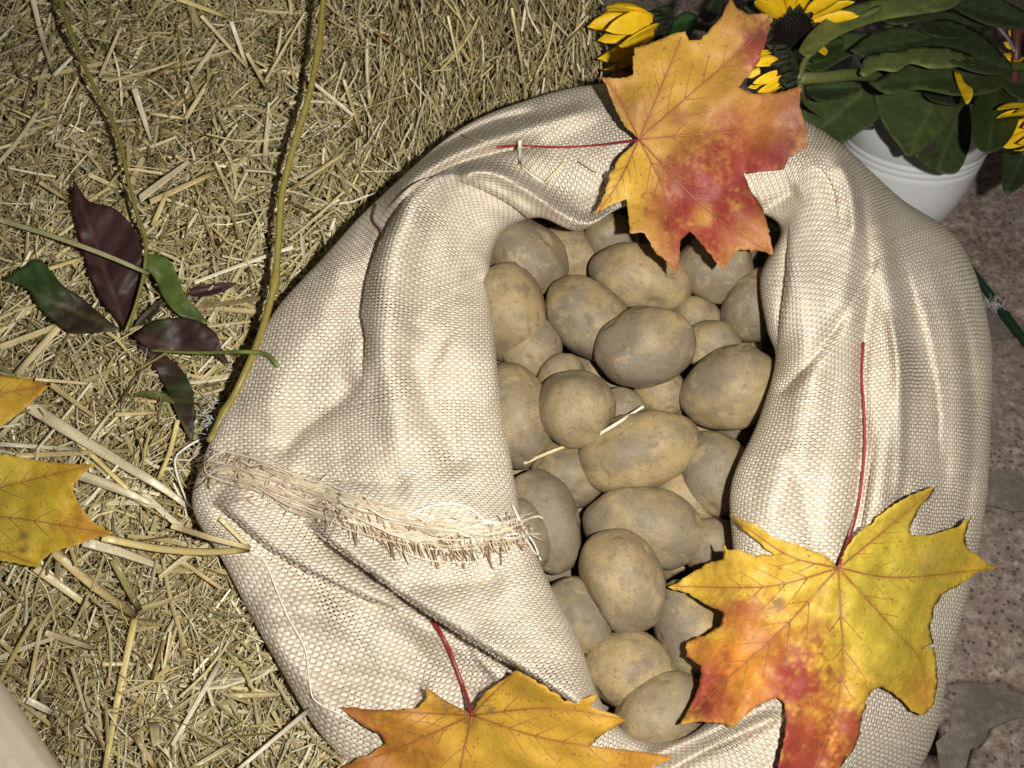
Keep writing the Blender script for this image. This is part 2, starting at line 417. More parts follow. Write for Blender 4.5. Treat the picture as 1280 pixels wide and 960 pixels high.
for i, st in enumerate(ST):
    a = [np.array(p, float) for p in st]
    def toward(p, k, h):                     # slide in the picture toward the mouth centre and change height
        q = p.copy(); d = CEN - p[:2]; q[:2] += d/np.linalg.norm(d)*k; q[2] = h; return q
    left = a[3][0] < 800 and i not in (18, 19)
    deep = toward(a[0], -28, a[0][2]-.07); deep2 = toward(a[0], -60, a[0][2]-.16)
    k1 = 45 if left else 14
    knots.append([deep2, deep] + a + [toward(a[3], k1, a[3][2]-.045), toward(a[3], k1*3+20, a[3][2]-.15), toward(a[3], k1*3+90, a[3][2]-.27)])
K = np.array(knots)                           # stations x levels x 3
NS, NL = K.shape[:2]
seg_rows = [6, 12, 42, 46, 52, 16, 8, 8]
per = 40
def crv(p0, p1, p2, p3, t):
    return 0.5*((2*p1)+(-p0+p2)*t+(2*p0-5*p1+4*p2-p3)*t*t+(-p0+3*p1-3*p2+p3)*t**3)
rows, tv = [], []
for s in range(NL-1):
    i0, i1, i2, i3 = max(s-1, 0), s, s+1, min(s+2, NL-1)
    n = seg_rows[s] + (1 if s == NL-2 else 0)
    for k in range(n):
        t = k/seg_rows[s]; rows.append(crv(K[:, i0], K[:, i1], K[:, i2], K[:, i3], t)); tv.append(s+t)
R = np.array(rows); tv = np.array(tv)          # rows x stations x 3
NR = len(R)
t = (np.arange(per)/per)[None, None, :, None]
Rm = [np.roll(R, k, axis=1)[:, :, None] for k in (1, 0, -1, -2)]
G = crv(Rm[0], Rm[1], Rm[2], Rm[3], t).reshape(NR, NS*per, 3)
NC = NS*per
base3 = P(G[..., 0], G[..., 1], G[..., 2])
# weave coordinates before the folds are pressed in
dv = np.linalg.norm(np.diff(base3, axis=0), axis=2); vv = np.vstack([np.zeros(NC), np.cumsum(dv, axis=0)])
vv -= vv[np.argmin(abs(tv-3.5))][None]*1.0
ker = np.hanning(2*per+1); ker /= ker.sum()
vv = np.apply_along_axis(lambda a: np.convolve(np.r_[a[-per:], a, a[:per]], ker, 'valid'), 1, vv)
midrow = [int(np.argmin(abs(tv-x))) for x in (3.0, 3.5, 4.0)]
du = np.mean([np.linalg.norm(np.roll(base3[r], -1, axis=0)-base3[r], axis=1) for r in midrow], axis=0)
du = np.convolve(np.r_[du[-per:], du, du[:per]], ker, 'valid')
uu = np.r_[0, np.cumsum(du)]

# folds pressed into the cloth: (points, height, width in px on either side, kind)
ridge, groove, step = 'ridge', 'groove', 'step'
FOLDS = [
 ([(600, 208), (548, 222), (512, 270), (494, 340), (490, 420), (497, 500), (502, 592)], .010, 26, 26),
 ([(505, 425), (530, 490), (562, 550), (580, 600)], -.007, 20, 26),
 ([(505, 418), (540, 382), (580, 358), (612, 335)], -.006, 16, 20),
 ([(640, 480), (590, 450), (550, 430)], .006, 34, 34),
 ([(505, 250), (478, 300), (462, 345), (456, 392), (462, 430), (452, 480)], -.006, 12, 20),
 ([(455, 470), (420, 505), (380, 535), (340, 578)], -.007, 12, 20),
 ([(440, 300), (400, 390), (350, 470), (320, 540)], .006, 26, 30),
 ([(470, 272), (530, 215), (600, 180), (680, 155), (765, 130)], .010, 11, 13),
 ([(470, 300), (490, 262), (530, 228), (575, 205), (640, 187), (700, 185)], -.008, 10, 16),
 ([(520, 205), (560, 178), (620, 150), (680, 138)], -.006, 6, 9),
 ([(560, 217), (612, 215), (660, 238), (702, 266), (738, 279), (785, 256)], .013, 10, 9),
  ([(640, 215), (690, 232), (740, 240), (775, 215)], -.008, 28, 28),
 ([(1008, 170), (1048, 202), (1066, 255), (1060, 330), (1046, 420)], .008, 16, 20),
 ([(1078, 235), (1084, 300), (1092, 340)], -.004, 9, 9),
 ([(1094, 330), (1086, 400), (1079, 470), (1080, 560), (1070, 640), (1056, 700)], -.010, 11, 11),
 ([(1046, 196), (1064, 240), (1070, 300)], .006, 7, 8),
 ([(1110, 380), (1124, 460), (1126, 560), (1118, 640)], .006, 6, 7),
 ([(1150, 360), (1166, 450), (1170, 560)], .002, 8, 9),
  ([(1098, 262), (1108, 340), (1122, 430), (1118, 510), (1104, 620), (1096, 680)], .009, 13, 16),
 ([(1125, 320), (1160, 440), (1180, 560), (1176, 640)], -.004, 12, 16),
 ([(1145, 300), (1182, 400), (1204, 520), (1200, 620)], .003, 14, 16),
 ([(1190, 340), (1212, 440), (1218, 560), (1200, 700)], -.003, 10, 12),
 ([(1130, 560), (1145, 640), (1140, 720)], .003, 16, 16),
 ([(1068, 380), (1040, 420), (1011, 456), (968, 502)], -.006, 9, 14),
 ([(1000, 235), (975, 250), (950, 262), (930, 245)], -.007, 11, 11),
 ([(1000, 300), (1012, 380), (1012, 470), (1000, 560), (960, 640), (950, 690)], .006, 24, 24),
 ([(985, 560), (1010, 640), (1020, 700)], -.005, 14, 16),
 ([(790, 960), (860, 924), (920, 900), (980, 872)], .009, 10, 12),
 ([(815, 975), (880, 938), (935, 912), (985, 890)], -.010, 8, 8),
 ([(300, 770), (360, 760), (430, 775), (500, 800)], .007, 22, 22),
 ([(500, 800), (560, 850), (620, 900)], -.006, 16, 16),
 ([(400, 850), (470, 850), (540, 870)], -.006, 18, 18),
 ([(420, 765), (500, 795), (570, 825), (630, 870)], -.008, 22, 26),
 ([(330, 790), (380, 850), (440, 910)], .006, 16, 24),
 ([(480, 730), (560, 730), (640, 720)], -.005, 16, 18),
 ([(360, 590), (440, 600), (520, 605)], -.005, 12, 14),
]
# one layer lying over another: cloth is raised on the left hand side of the run, drops sharply on the other
STEPS = [
 ([(700, 183), (640, 188), (575, 205), (530, 229), (500, 260), (475, 302), (460, 347), (453, 393), (459, 428), (450, 490)], .015, 30, 4),
 ([(565, 222), (605, 237), (640, 256), (672, 280), (725, 298)], .015, 22, 4),
 ([(986, 268), (985, 330), (977, 398), (970, 450)], .012, 30, 4),
 ([(1099, 300), (1093, 345), (1085, 400), (1078, 470), (1079, 560), (1070, 640), (1056, 700)], .0035, 18, 6),
 ([(1096, 535), (1090, 600), (1079, 660), (1066, 720)], .010, 20, 4),
 ([(1104, 312), (1086, 350), (1062, 390), (1036, 430)], .007, 20, 4),
 ([(1064, 382), (1040, 420), (1011, 456), (966, 504)], .005, 34, 6),
 ([(1010, 205), (1030, 214), (1044, 240), (1048, 285)], .007, 16, 4),
 ([(1130, 320), (1160, 420), (1176, 520), (1174, 620)], .003, 18, 5),
 ([(575, 795), (600, 828), (626, 862)], .010, 26, 4),
 ([(375, 650), (430, 692), (541, 771), (645, 835), (760, 908)], .036, 50, 5),
 ([(262, 628), (292, 647), (343, 690), (430, 737), (505, 765)], .022, 34, 6),
 ([(246, 590), (330, 596), (420, 628), (500, 650), (575, 668), (660, 655)], .009, 45, 5),
]
X, Y, H = G[..., 0].ravel(), G[..., 1].ravel(), G[..., 2].ravel().copy()
tt = np.repeat(tv, NC)
fade = np.clip((tt-1.6)/0.4, 0, 1)*np.clip((5.25-tt)/0.5, 0, 1)
def dist_to(line, n, x, y):
    q = catmull(line, n); best = np.full(x.shape, 1e9); side = np.zeros(x.shape); par = np.zeros(x.shape)
    for i in range(n-1):
        a, b = q[i], q[i+1]; ab = b-a; L2 = ab @ ab
        s = np.clip(((x-a[0])*ab[0]+(y-a[1])*ab[1])/L2, 0, 1)
        dx, dy = x-a[0]-s*ab[0], y-a[1]-s*ab[1]; d = np.hypot(dx, dy); m = d < best
        best[m] = d[m]; side[m] = (ab[0]*dy-ab[1]*dx)[m]; par[m] = (i+s[m])/(n-1)
    return best, np.sign(side), par
for line, amp, wl, wr in FOLDS:
    l = np.array(line); pad = 4*max(wl, wr)
    m = np.where((X > l[:, 0].min()-pad) & (X < l[:, 0].max()+pad) & (Y > l[:, 1].min()-pad) & (Y < l[:, 1].max()+pad) & (fade > 0))[0]
    amp *= 1.45 if amp > 0 else 1.4
    d, sd, pr = dist_to(line, 24, X[m], Y[m])
    wd = np.where(sd > 0, wr, wl); tap = np.clip(np.minimum(pr, 1-pr)/0.16, 0.0, 1); tap = tap*tap*(3-2*tap)
    prof = np.exp(-(d/wd)**2) if amp > 0 else 1/(1+(d/wd)**2)**1.5
    H[m] += amp*tap*prof*fade[m]
for line, amp, wl, wr in STEPS:
    l = np.array(line); pad = 4*max(wl, wr)
    m = np.where((X > l[:, 0].min()-pad) & (X < l[:, 0].max()+pad) & (Y > l[:, 1].min()-pad) & (Y < l[:, 1].max()+pad) & (fade > 0))[0]
    d, sd, pr = dist_to(line, 30, X[m], Y[m])
    tap = np.clip(np.minimum(pr, 1-pr)/(0.12 if amp > .014 else 0.34), 0.0, 1); tap = tap*tap*(3-2*tap)
    prof = np.where(sd < 0, np.exp(-(d/wl)**1.5)*(1-np.exp(-(d/wr)**2)*0.25), -0.35*np.exp(-(d/(wr*2.2))**2))
    H[m] += amp*tap*prof*fade[m]
w1, w2, w3 = Waves(3, 95), Waves(4, 42), Waves(5, 18)
H += fade*(0.0010*w1(X, Y) + 0.00045*w2(X, Y) + 0.00022*w3(X, Y))
SV = P(X, Y, H)
low = SV[:, 2] < 0.004                          # the foot of the sack rests on the ground
SV[low, 2] = 0.004 + 0.02*np.exp(SV[low, 2]*8)*0
i = np.arange(NR-1)[:, None]*NC; j = np.arange(NC)[None]; jn = (j+1) % NC
SF = np.stack([i+j, i+jn, i+NC+jn, i+NC+j], -1).reshape(-1, 4)
uvc = np.c_[np.tile(uu[:-1], NR), vv.ravel()]
sack = empty('burlap_sack', tuple(PZ(790, 560, 0.0)), 'woven burlap sack with its mouth rolled open around the potatoes', 'sack')
me = mesh_np('sack_cloth', local(SV, sack), SF)
lay = me.uv_layers.new(name='UVMap')
fu = np.stack([np.broadcast_to(uu[j], (NR-1, NC)), np.broadcast_to(uu[j+1], (NR-1, NC)), np.broadcast_to(uu[j+1], (NR-1, NC)), np.broadcast_to(uu[j], (NR-1, NC))], -1).reshape(-1)
fv = vv.ravel()[SF].reshape(-1)
lay.data.foreach_set('uv', np.c_[fu, fv].astype(np.float32).ravel())
cloth = link('sack_cloth', me, M_BURLAP, sack)

# ------------------------------------------------------------------ map of what lies highest toward the camera, used to lay things down
CELL, X0, Y0, MW, MH = 4, -240, -240, 440, 380
smap = np.full((MH, MW), -9.0)
def splat(x, y, h):
    ix = ((x-X0)/CELL).astype(int); iy = ((y-Y0)/CELL).astype(int)
    m = (ix >= 0) & (ix < MW) & (iy >= 0) & (iy < MH)
    np.maximum.at(smap, (iy[m], ix[m]), h[m])
vis = (tt > 1.9) & (tt < 5.2)
splat(X[vis], Y[vis], H[vis])

# ------------------------------------------------------------------ potatoes
def potato_mesh(seed, axes):
    r = np.random.default_rng(seed)
    nu, nv = 44, 28
    th = np.linspace(0, math.pi, nv+2)[1:-1]; ph = np.arange(nu)/nu*2*math.pi
    d = np.stack([np.sin(th)[:, None]*np.cos(ph), np.sin(th)[:, None]*np.sin(ph), np.cos(th)[:, None]*np.ones(nu)], -1).reshape(-1, 3)
    d = np.vstack([[[0, 0, 1]], d, [[0, 0, -1]]])
    f1 = Waves(seed+100, 2.6, 3); f2 = Waves(seed+200, 1.1, 3)
    f3 = Waves(seed+250, 0.55, 3)
    rad = 1 + 0.060*f1(*d.T) + 0.034*f2(*d.T) + 0.008*f3(*d.T)
    rad *= 1 + r.uniform(-0.07, 0.07)*d[:, 0]
    for _ in range(r.integers(5, 9)):                           # eyes
        e = r.normal(size=3); e[2] = abs(e[2]); e /= np.linalg.norm(e)
        a = np.arccos(np.clip(d @ e, -1, 1)); wd_ = r.uniform(0.07, 0.15); rad -= r.uniform(0.045, 0.085)*np.exp(-(a/wd_)**2) - 0.012*np.exp(-((a-wd_*1.7)/(wd_*.7))**2)
    # slightly boxy ellipsoid
    v = np.sign(d)*np.abs(d)**0.97*rad[:, None]*np.array(axes)
    f = []
    for k in range(nu): f.append([0, 1+k, 1+(k+1) % nu])
    for a in range(nv-1):
        for k in range(nu):
            p, q, s, u = 1+a*nu+k, 1+a*nu+(k+1) % nu, 1+(a+1)*nu+(k+1) % nu, 1+(a+1)*nu+k
            f += [[p, u, s], [p, s, q]]
    last = len(v)-1
    for k in range(nu): f.append([last, 1+(nv-1)*nu+(k+1) % nu, 1+(nv-1)*nu+k])
    return v, np.array(f)
POT = [  # x, y, half length px, half width px, turn (deg, clockwise in the picture), top height, label
 (658, 322, 56, 43, 35, -.002, 'tan potato highest on the left, tucked under the cloth lip'),
 (634, 390, 64, 50, 72, .006, 'long yellowish potato beside the left cloth, below the topmost one'),
 (664, 434, 40, 40, 20, -.012, 'greyish potato half under the long yellowish one by the left cloth'),
 (738, 400, 60, 46, 50, .001, 'oval potato between the left pair and the big round potato at upper middle'),
 (802, 349, 62, 44, 18, .004, 'broad dusty potato just left of the top maple leaf tip'),
 (803, 436, 60, 49, -12, .015, 'plump potato with pale sheen, lying on top in upper middle'),
 (725, 507, 50, 49, -25, .016, 'round speckled potato resting above the thin straw'),
 (912, 486, 63, 51, -35, .012, 'large egg-shaped potato against the right cloth roll'),
 (888, 431, 36, 29, -10, -.006, 'small potato wedged above the large egg-shaped one'),
 (946, 384, 50, 40, -60, .006, 'potato half covered by the right cloth roll near the top'),
 (894, 335, 49, 43, 10, .004, 'potato under the lower tips of the red maple leaf'),
 (802, 563, 75, 52, -14, .008, 'long speckled potato beneath the straw tip in the middle'),
 (645, 520, 66, 47, 75, .002, 'potato half hidden by left cloth, left of the straw end'),
 (806, 662, 77, 52, 10, -.002, 'wide potato directly behind the upright oval one'),
 (777, 721, 66, 50, 74, .016, 'upright oval potato with a dark eye, in lower middle'),
 (706, 592, 48, 42, 30, -.016, 'dusty potato low behind the straw, left of the long speckled one'),
 (680, 648, 70, 42, 68, -.004, 'bent knobbly potato right of the frayed edge'),
 (656, 668, 46, 32, 72, .003, 'small potato peeking out at the frayed cloth end'),
 (722, 766, 49, 38, 62, .000, 'small potato with a round scar, next to lower left cloth'),
 (792, 841, 58, 50, 20, .005, 'dark round potato above the lowest one at the bottom'),
 (826, 893, 60, 46, -28, .014, 'lowest potato, between the two yellow leaves'),
 (866, 788, 68, 50, 62, .006, 'potato shaded by the left tips of the yellow-red leaf'),
 (896, 596, 58, 44, 70, .000, 'potato by the right cloth roll, below the large egg-shaped one'),
 (828, 492, 38, 32, 10, -.014, 'small sunken potato between the plump and the long speckled potato'),
 (895, 686, 44, 40, 40, -.008, 'sunken potato just above the left lobe of the yellow-red leaf'),
 (765, 297, 34, 30, 0, -.010, 'small potato at the very top, below the cloth lip'),
 (712, 318, 44, 38, 20, -.020, 'sunken grey potato at top, right of the topmost left one'),
 (700, 470, 34, 28, -40, -.012, 'sliver of potato behind the round speckled one'),
 (868, 398, 34, 30, 20, -.014, 'sunken potato under the broad dusty one near the small wedged one'),
 (776, 512, 34, 30, 0, -.016, 'sunken potato right of the round speckled one under the straw'),
 (850, 620, 44, 36, 20, -.014, 'sunken potato below the long speckled one, toward the right roll'),
]
pot_grp = 'potatoes in the sack'
def add_potato(k, x, y, a, b, ang, top, label, group=pot_grp):
    s = 0.00052*(P(np.array(x), np.array(y), 0.0)-CAM) @ FW/0.72
    s = ((P(np.array(x), np.array(y), 0.0)-CAM) @ FW)/FPX
    la, lb = a*s*1.02, b*s*1.02; lc = lb*(0.92+0.12*math.sin(k*2.3))
    v, f = potato_mesh(300+k, (la, lb, lc))
    c = P(np.array(float(x)), np.array(float(y)), top-lc)
    zc = CAM-c; zc /= np.linalg.norm(zc)
    an = math.radians(ang)
    xa = RT*math.cos(an) - UP*math.sin(an); xa -= zc*(xa @ zc); xa /= np.linalg.norm(xa); ya = np.cross(zc, xa)
    me = mesh_np('potato', v, f); o = link('potato', me, M_POTATO)
    o.matrix_world = Matrix(((xa[0], ya[0], zc[0], c[0]), (xa[1], ya[1], zc[1], c[1]), (xa[2], ya[2], zc[2], c[2]), (0, 0, 0, 1)))
    tag(o, label, 'potato', group)
    wv = v @ np.stack([xa, ya, zc]) + c
    up = (v[:, 2] > 0); qx, qy = proj(wv[up]); splat(qx, qy, height(wv[up]))
for k, p in enumerate(POT): add_potato(k, *p)
# the next layer down, seen only in slivers between the others
fillers = [(975, 330), (978, 440), (962, 500), (940, 545), (985, 385), (690, 372), (850, 300), (925, 300), (620, 470), (690, 690), (735, 640), (760, 590), (850, 545), (940, 560), (850, 700), (900, 740), (745, 800), (700, 730), (840, 830), (880, 860), (900, 440), (760, 460), (650, 600), (745, 345), (690, 545), (925, 640), (800, 300), (770, 870), (735, 290), (660, 290), (860, 900)]
for k, (x, y) in enumerate(fillers):
    add_potato(60+k, x, y, 52, 44, (k*67) % 180, -.040 - 0.004*(k % 3), 'potato of the lower layer showing only in gaps between the upper ones', 'potatoes of the lower layer')

# ------------------------------------------------------------------ straw bale
hb1, hb2 = Waves(21, 260), Waves(22, 90)
def bale_h(x, y):
    x = np.asarray(x, float); y = np.asarray(y, float)
    back = np.clip((170-y)/170, 0, 1)
    return -.052 + .007*hb1(x, y) + .0065*hb2(x, y) - .02*back*np.clip((200-x)/250, 0, 1)
edge = [(752, -140), (752, 40), (745, 100), (640, 215), (520, 340), (440, 470), (410, 600), (430, 740), (520, 900), (560, 1080)]
ep = catmull(edge, 40)
outline = np.vstack([ep, [[-260, 1080], [-300, 500], [-320, -140]]])
pw = P(outline[:, 0], outline[:, 1], np.full(len(outline), -.07))
bale = empty('straw_bale', (float(pw[:, 0].mean()), float(pw[:, 1].mean()), 0.0), 'pale straw bale of chopped stalks behind and left of the sack', 'straw bale')
def fill_poly(poly, spacing, jitter=0.25):
    """triangulate a pixel polygon with inner points; returns points, triangles, boundary flags"""
    poly = np.asarray(poly, float); n = len(poly)
    x0, y0 = poly.min(0); x1, y1 = poly.max(0)
    gx, gy = np.meshgrid(np.arange(x0, x1, spacing), np.arange(y0, y1, spacing*0.87))
    gx = gx + (np.arange(gx.shape[0]) % 2)[:, None]*spacing/2
    g = np.c_[gx.ravel(), gy.ravel()] + rng.normal(0, spacing*jitter*0.3, (gx.size, 2))
    g = g[inside(poly, g[:, 0], g[:, 1])]
    d = np.full(len(g), 1e9)
    for k in range(n):
        a, b = poly[k], poly[(k+1) % n]; ab = b-a; s = np.clip(((g-a) @ ab)/(ab @ ab+1e-9), 0, 1)
        d = np.minimum(d, np.linalg.norm(g-a-s[:, None]*ab, axis=1))
    g = g[d > spacing*0.45]
    pts = np.vstack([poly, g])
    ov, _, of, _, _, _ = delaunay_2d_cdt([Vector(p) for p in pts], [(k, (k+1) % n) for k in range(n)], [], 1, 1e-5)
    return np.array([tuple(v) for v in ov]), np.array([tuple(f) for f in of if len(f) == 3])
def inside(poly, x, y):
    c = np.zeros(np.shape(x), bool); n = len(poly); j = n-1
    for i in range(n):
        xi, yi = poly[i]; xj, yj = poly[j]
        m = ((yi > y) != (yj > y)) & (x < (xj-xi)*(y-yi)/(yj-yi+1e-12)+xi); c ^= m; j = i
    return c
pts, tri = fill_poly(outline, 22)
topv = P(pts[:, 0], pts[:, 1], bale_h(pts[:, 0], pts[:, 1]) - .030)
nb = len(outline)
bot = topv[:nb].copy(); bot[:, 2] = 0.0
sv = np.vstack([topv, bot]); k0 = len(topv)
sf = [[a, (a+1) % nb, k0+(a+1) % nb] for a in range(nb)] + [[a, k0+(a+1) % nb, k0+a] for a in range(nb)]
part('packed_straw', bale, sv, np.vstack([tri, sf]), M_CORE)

silh = np.array([catmull([tuple(s[3][:2]) for s in ST] + [tuple(ST[0][3][:2])], 160)])[0]
silh_in = CEN + (silh-CEN)*0.94
TONES = np.array([(.60, .505, .25), (.47, .385, .18), (.27, .205, .085), (.82, .75, .52), (.40, .355, .16), (.59, .52, .33), (.54, .43, .17), (.14, .105, .045)])
TP = np.array([.20, .20, .13, .10, .10, .14, .07, .06]); TP /= TP.sum()
def straws(cx, cy, h, ang, L, W, tilt, bend, roll, tone, segs=3):
    """many flat stalks: centre pixel, height, direction in the bale plane; returns vertices, quads, colours"""
    n = len(cx); c = P(cx, cy, h)
    d = np.cos(ang)[:, None]*E1 + np.sin(ang)[:, None]*E2; s = -np.sin(ang)[:, None]*E1 + np.cos(ang)[:, None]*E2
    d = d*np.cos(tilt)[:, None] + NPL*np.sin(tilt)[:, None]
    up = np.cross(d, s); sr = s*np.cos(roll)[:, None] + up*np.sin(roll)[:, None]; ur = np.cross(d, sr)
    k = np.linspace(-.5, .5, segs+1)
    ctr = c[:, None] + d[:, None]*(L[:, None]*k)[..., None] + s[:, None]*(bend[:, None]*L[:, None]*(k**2-.08))[..., None]
    wdt = W[:, None]*(1-.35*np.abs(k)*rng.uniform(0, 1, (n, 1)))*.5
    v = np.stack([ctr - sr[:, None]*wdt[..., None], ctr + ur[:, None]*(wdt*.55)[..., None], ctr + sr[:, None]*wdt[..., None]], 2)   # n, segs+1, 3, 3
    b = np.arange(n)[:, None, None]*(3*(segs+1)); r = np.arange(segs)[None, :, None]*3; q = np.arange(2)[None, None]
    f = np.stack([b+r+q, b+r+q+1, b+r+3+q+1, b+r+3+q], -1).reshape(-1, 4)
    return v.reshape(-1, 3), f, (tone[:, None, None]*rng.uniform(.72, 1.18, (n, 1, 3, 1))*rng.uniform(.92, 1.08, (n, segs+1, 1, 1))).reshape(-1, 3)
def scatter(n, lmin, lmax, wmin, wmax, hlo, hhi, keep=silh_in):
    cx = rng.uniform(-90, 775, n*2); cy = rng.uniform(-90, 1040, n*2)
    m = inside(outline, cx, cy) & ~inside(keep, cx, cy); cx, cy = cx[m][:n], cy[m][:n]; n = len(cx)
    # direction field: combed down the bale at the top middle, tangled elsewhere
    comb = np.clip((cx-330)/150, 0, 1)*np.clip((330-cy)/150, 0, 1)
    low = np.clip((cy-560)/200, 0, 1)
    spread = 1.25 - .85*comb
    ang = math.pi/2 + rng.normal(0, 1, n)*spread + (1-comb)*rng.choice([0, .9, -.7, 1.5], n) - low*.5
    L = rng.uniform(lmin, lmax, n)**1.0; W = rng.uniform(wmin, wmax, n)*(1-.35*comb); 
    h = bale_h(cx, cy) + rng.uniform(hlo, hhi, n)
    tone = TONES[rng.choice(len(TONES), n, p=TP)]*rng.uniform(.75, 1.2, (n, 1))
    return cx, cy, h, ang, L, W, rng.normal(0, .20+.15*comb, n), rng.normal(0, .30, n), rng.normal(0, .75, n), tone
items = [scatter(6500, .020, .055, .0012, .0032, -.030, -.014),
         scatter(6500, .015, .055, .0008, .0030, -.018, .000),
         scatter(15000, .005, .020, .0003, .0011, -.020, .004),
         scatter(1800, .020, .060, .0008, .0026, -.002, .008),
         scatter(5000, .008, .030, .0003, .0009, -.004, .009)]
bv, bf, bc, k = [], [], [], 0
for it in items:
    v, f, c = straws(*it); bv.append(v); bf.append(f+k); bc.append(c); k += len(v)
chaff = part('chopped_straw', bale, np.vstack(bv), np.vstack(bf), M_STRAW, col=np.vstack(bc)); tag(chaff, kind='stuff')
# the larger stalks one by one
cx, cy, h, ang, L, W, ti, be, ro, tone = scatter(190, .030, .075, .0018, .0040, .002, .008)
for i in range(len(cx)):
    sl = slice(i, i+1); v, f, c = straws(cx[sl], cy[sl], h[sl], ang[sl], L[sl], W[sl], ti[sl]*.5, be[sl]*.5, ro[sl]*.7, tone[sl], 4)
    part('straw_stalk', bale, v, f, M_STRAW, col=c)
def stalk(line, wpx, tone, lift=.011, hs=None, name='straw_stalk', parent=None, flat=.10, taper=.25):
    if tone is GRY: flat, taper = .05, .6
    """a stalk traced along pixel points, laid on whatever is below"""
    n = max(4, 3*(len(line)-1)+1)
    q = catmull(line, n) if len(line) > 2 else catmull(line, n)
    hh = (bale_h(q[:, 0], q[:, 1]) + lift) if hs is None else np.interp(np.linspace(0, 1, n), np.linspace(0, 1, len(hs)), hs)
    p = P(q[:, 0], q[:, 1], hh); wd = wpx*0.00046*(1-taper*np.linspace(0, 1, n)**2)
    d = np.gradient(p, axis=0); d /= np.linalg.norm(d, axis=1)[:, None]
    vw = NPL; s = np.cross(d, vw); s /= np.linalg.norm(s, axis=1)[:, None]; u = np.cross(s, d)
    prof = [(-.5, 0), (-.3, flat*.75), (0, flat), (.3, flat*.75), (.5, 0), (0, -.15)]
    v = np.stack([p + s*(wd*a)[:, None] + u*(wd*b)[:, None] for a, b in prof], 1).reshape(-1, 3); k = len(prof)
    i = np.arange(n-1)[:, None]*k; j = np.arange(k)[None]; jn = (j+1) % k
    f = np.stack([i+j, i+jn, i+k+jn, i+k+j], -1).reshape(-1, 4)
    f = np.vstack([f, [[0, 1, 2, 3]], [[0, 3, 4, 5]], [[(n-1)*k+3, (n-1)*k+2, (n-1)*k+1, (n-1)*k]], [[(n-1)*k+5, (n-1)*k+4, (n-1)*k+3, (n-1)*k]]])
    tn = np.array(tone)*np.tile(rng.uniform(.72, 1.15, (k, 1)), (n, 1))*(1+.05*rng.normal(size=(len(v), 1)))
    if parent is not None: return part(name, parent, v, f, M_STRAW, col=tn)
    c = v.mean(0); o = link(name, mesh_np(name, v-c, f, col=tn), M_STRAW); o.location = c; return o
PALE, TAN, BRN, WHT, OLV, GRY, YEL = (.74, .62, .34), (.60, .47, .22), (.27, .17, .06), (.88, .82, .62), (.42, .37, .15), (.72, .64, .42), (.80, .65, .27)
cx, cy, h, ang, L, W, ti, be, ro, tone = scatter(12, .04, .09, .0035, .0058, .001, .005)
for i in range(len(cx)):                                 # a few long flat husks
    sl = slice(i, i+1); v, f, c = straws(cx[sl], cy[sl], h[sl], ang[sl], L[sl], W[sl], ti[sl]*.3, be[sl], ro[sl]*.4, tone[sl]*.6+np.array([[.22, .185, .10]]), 5)
    part('straw_husk', bale, v, f, M_STRAW, col=c)
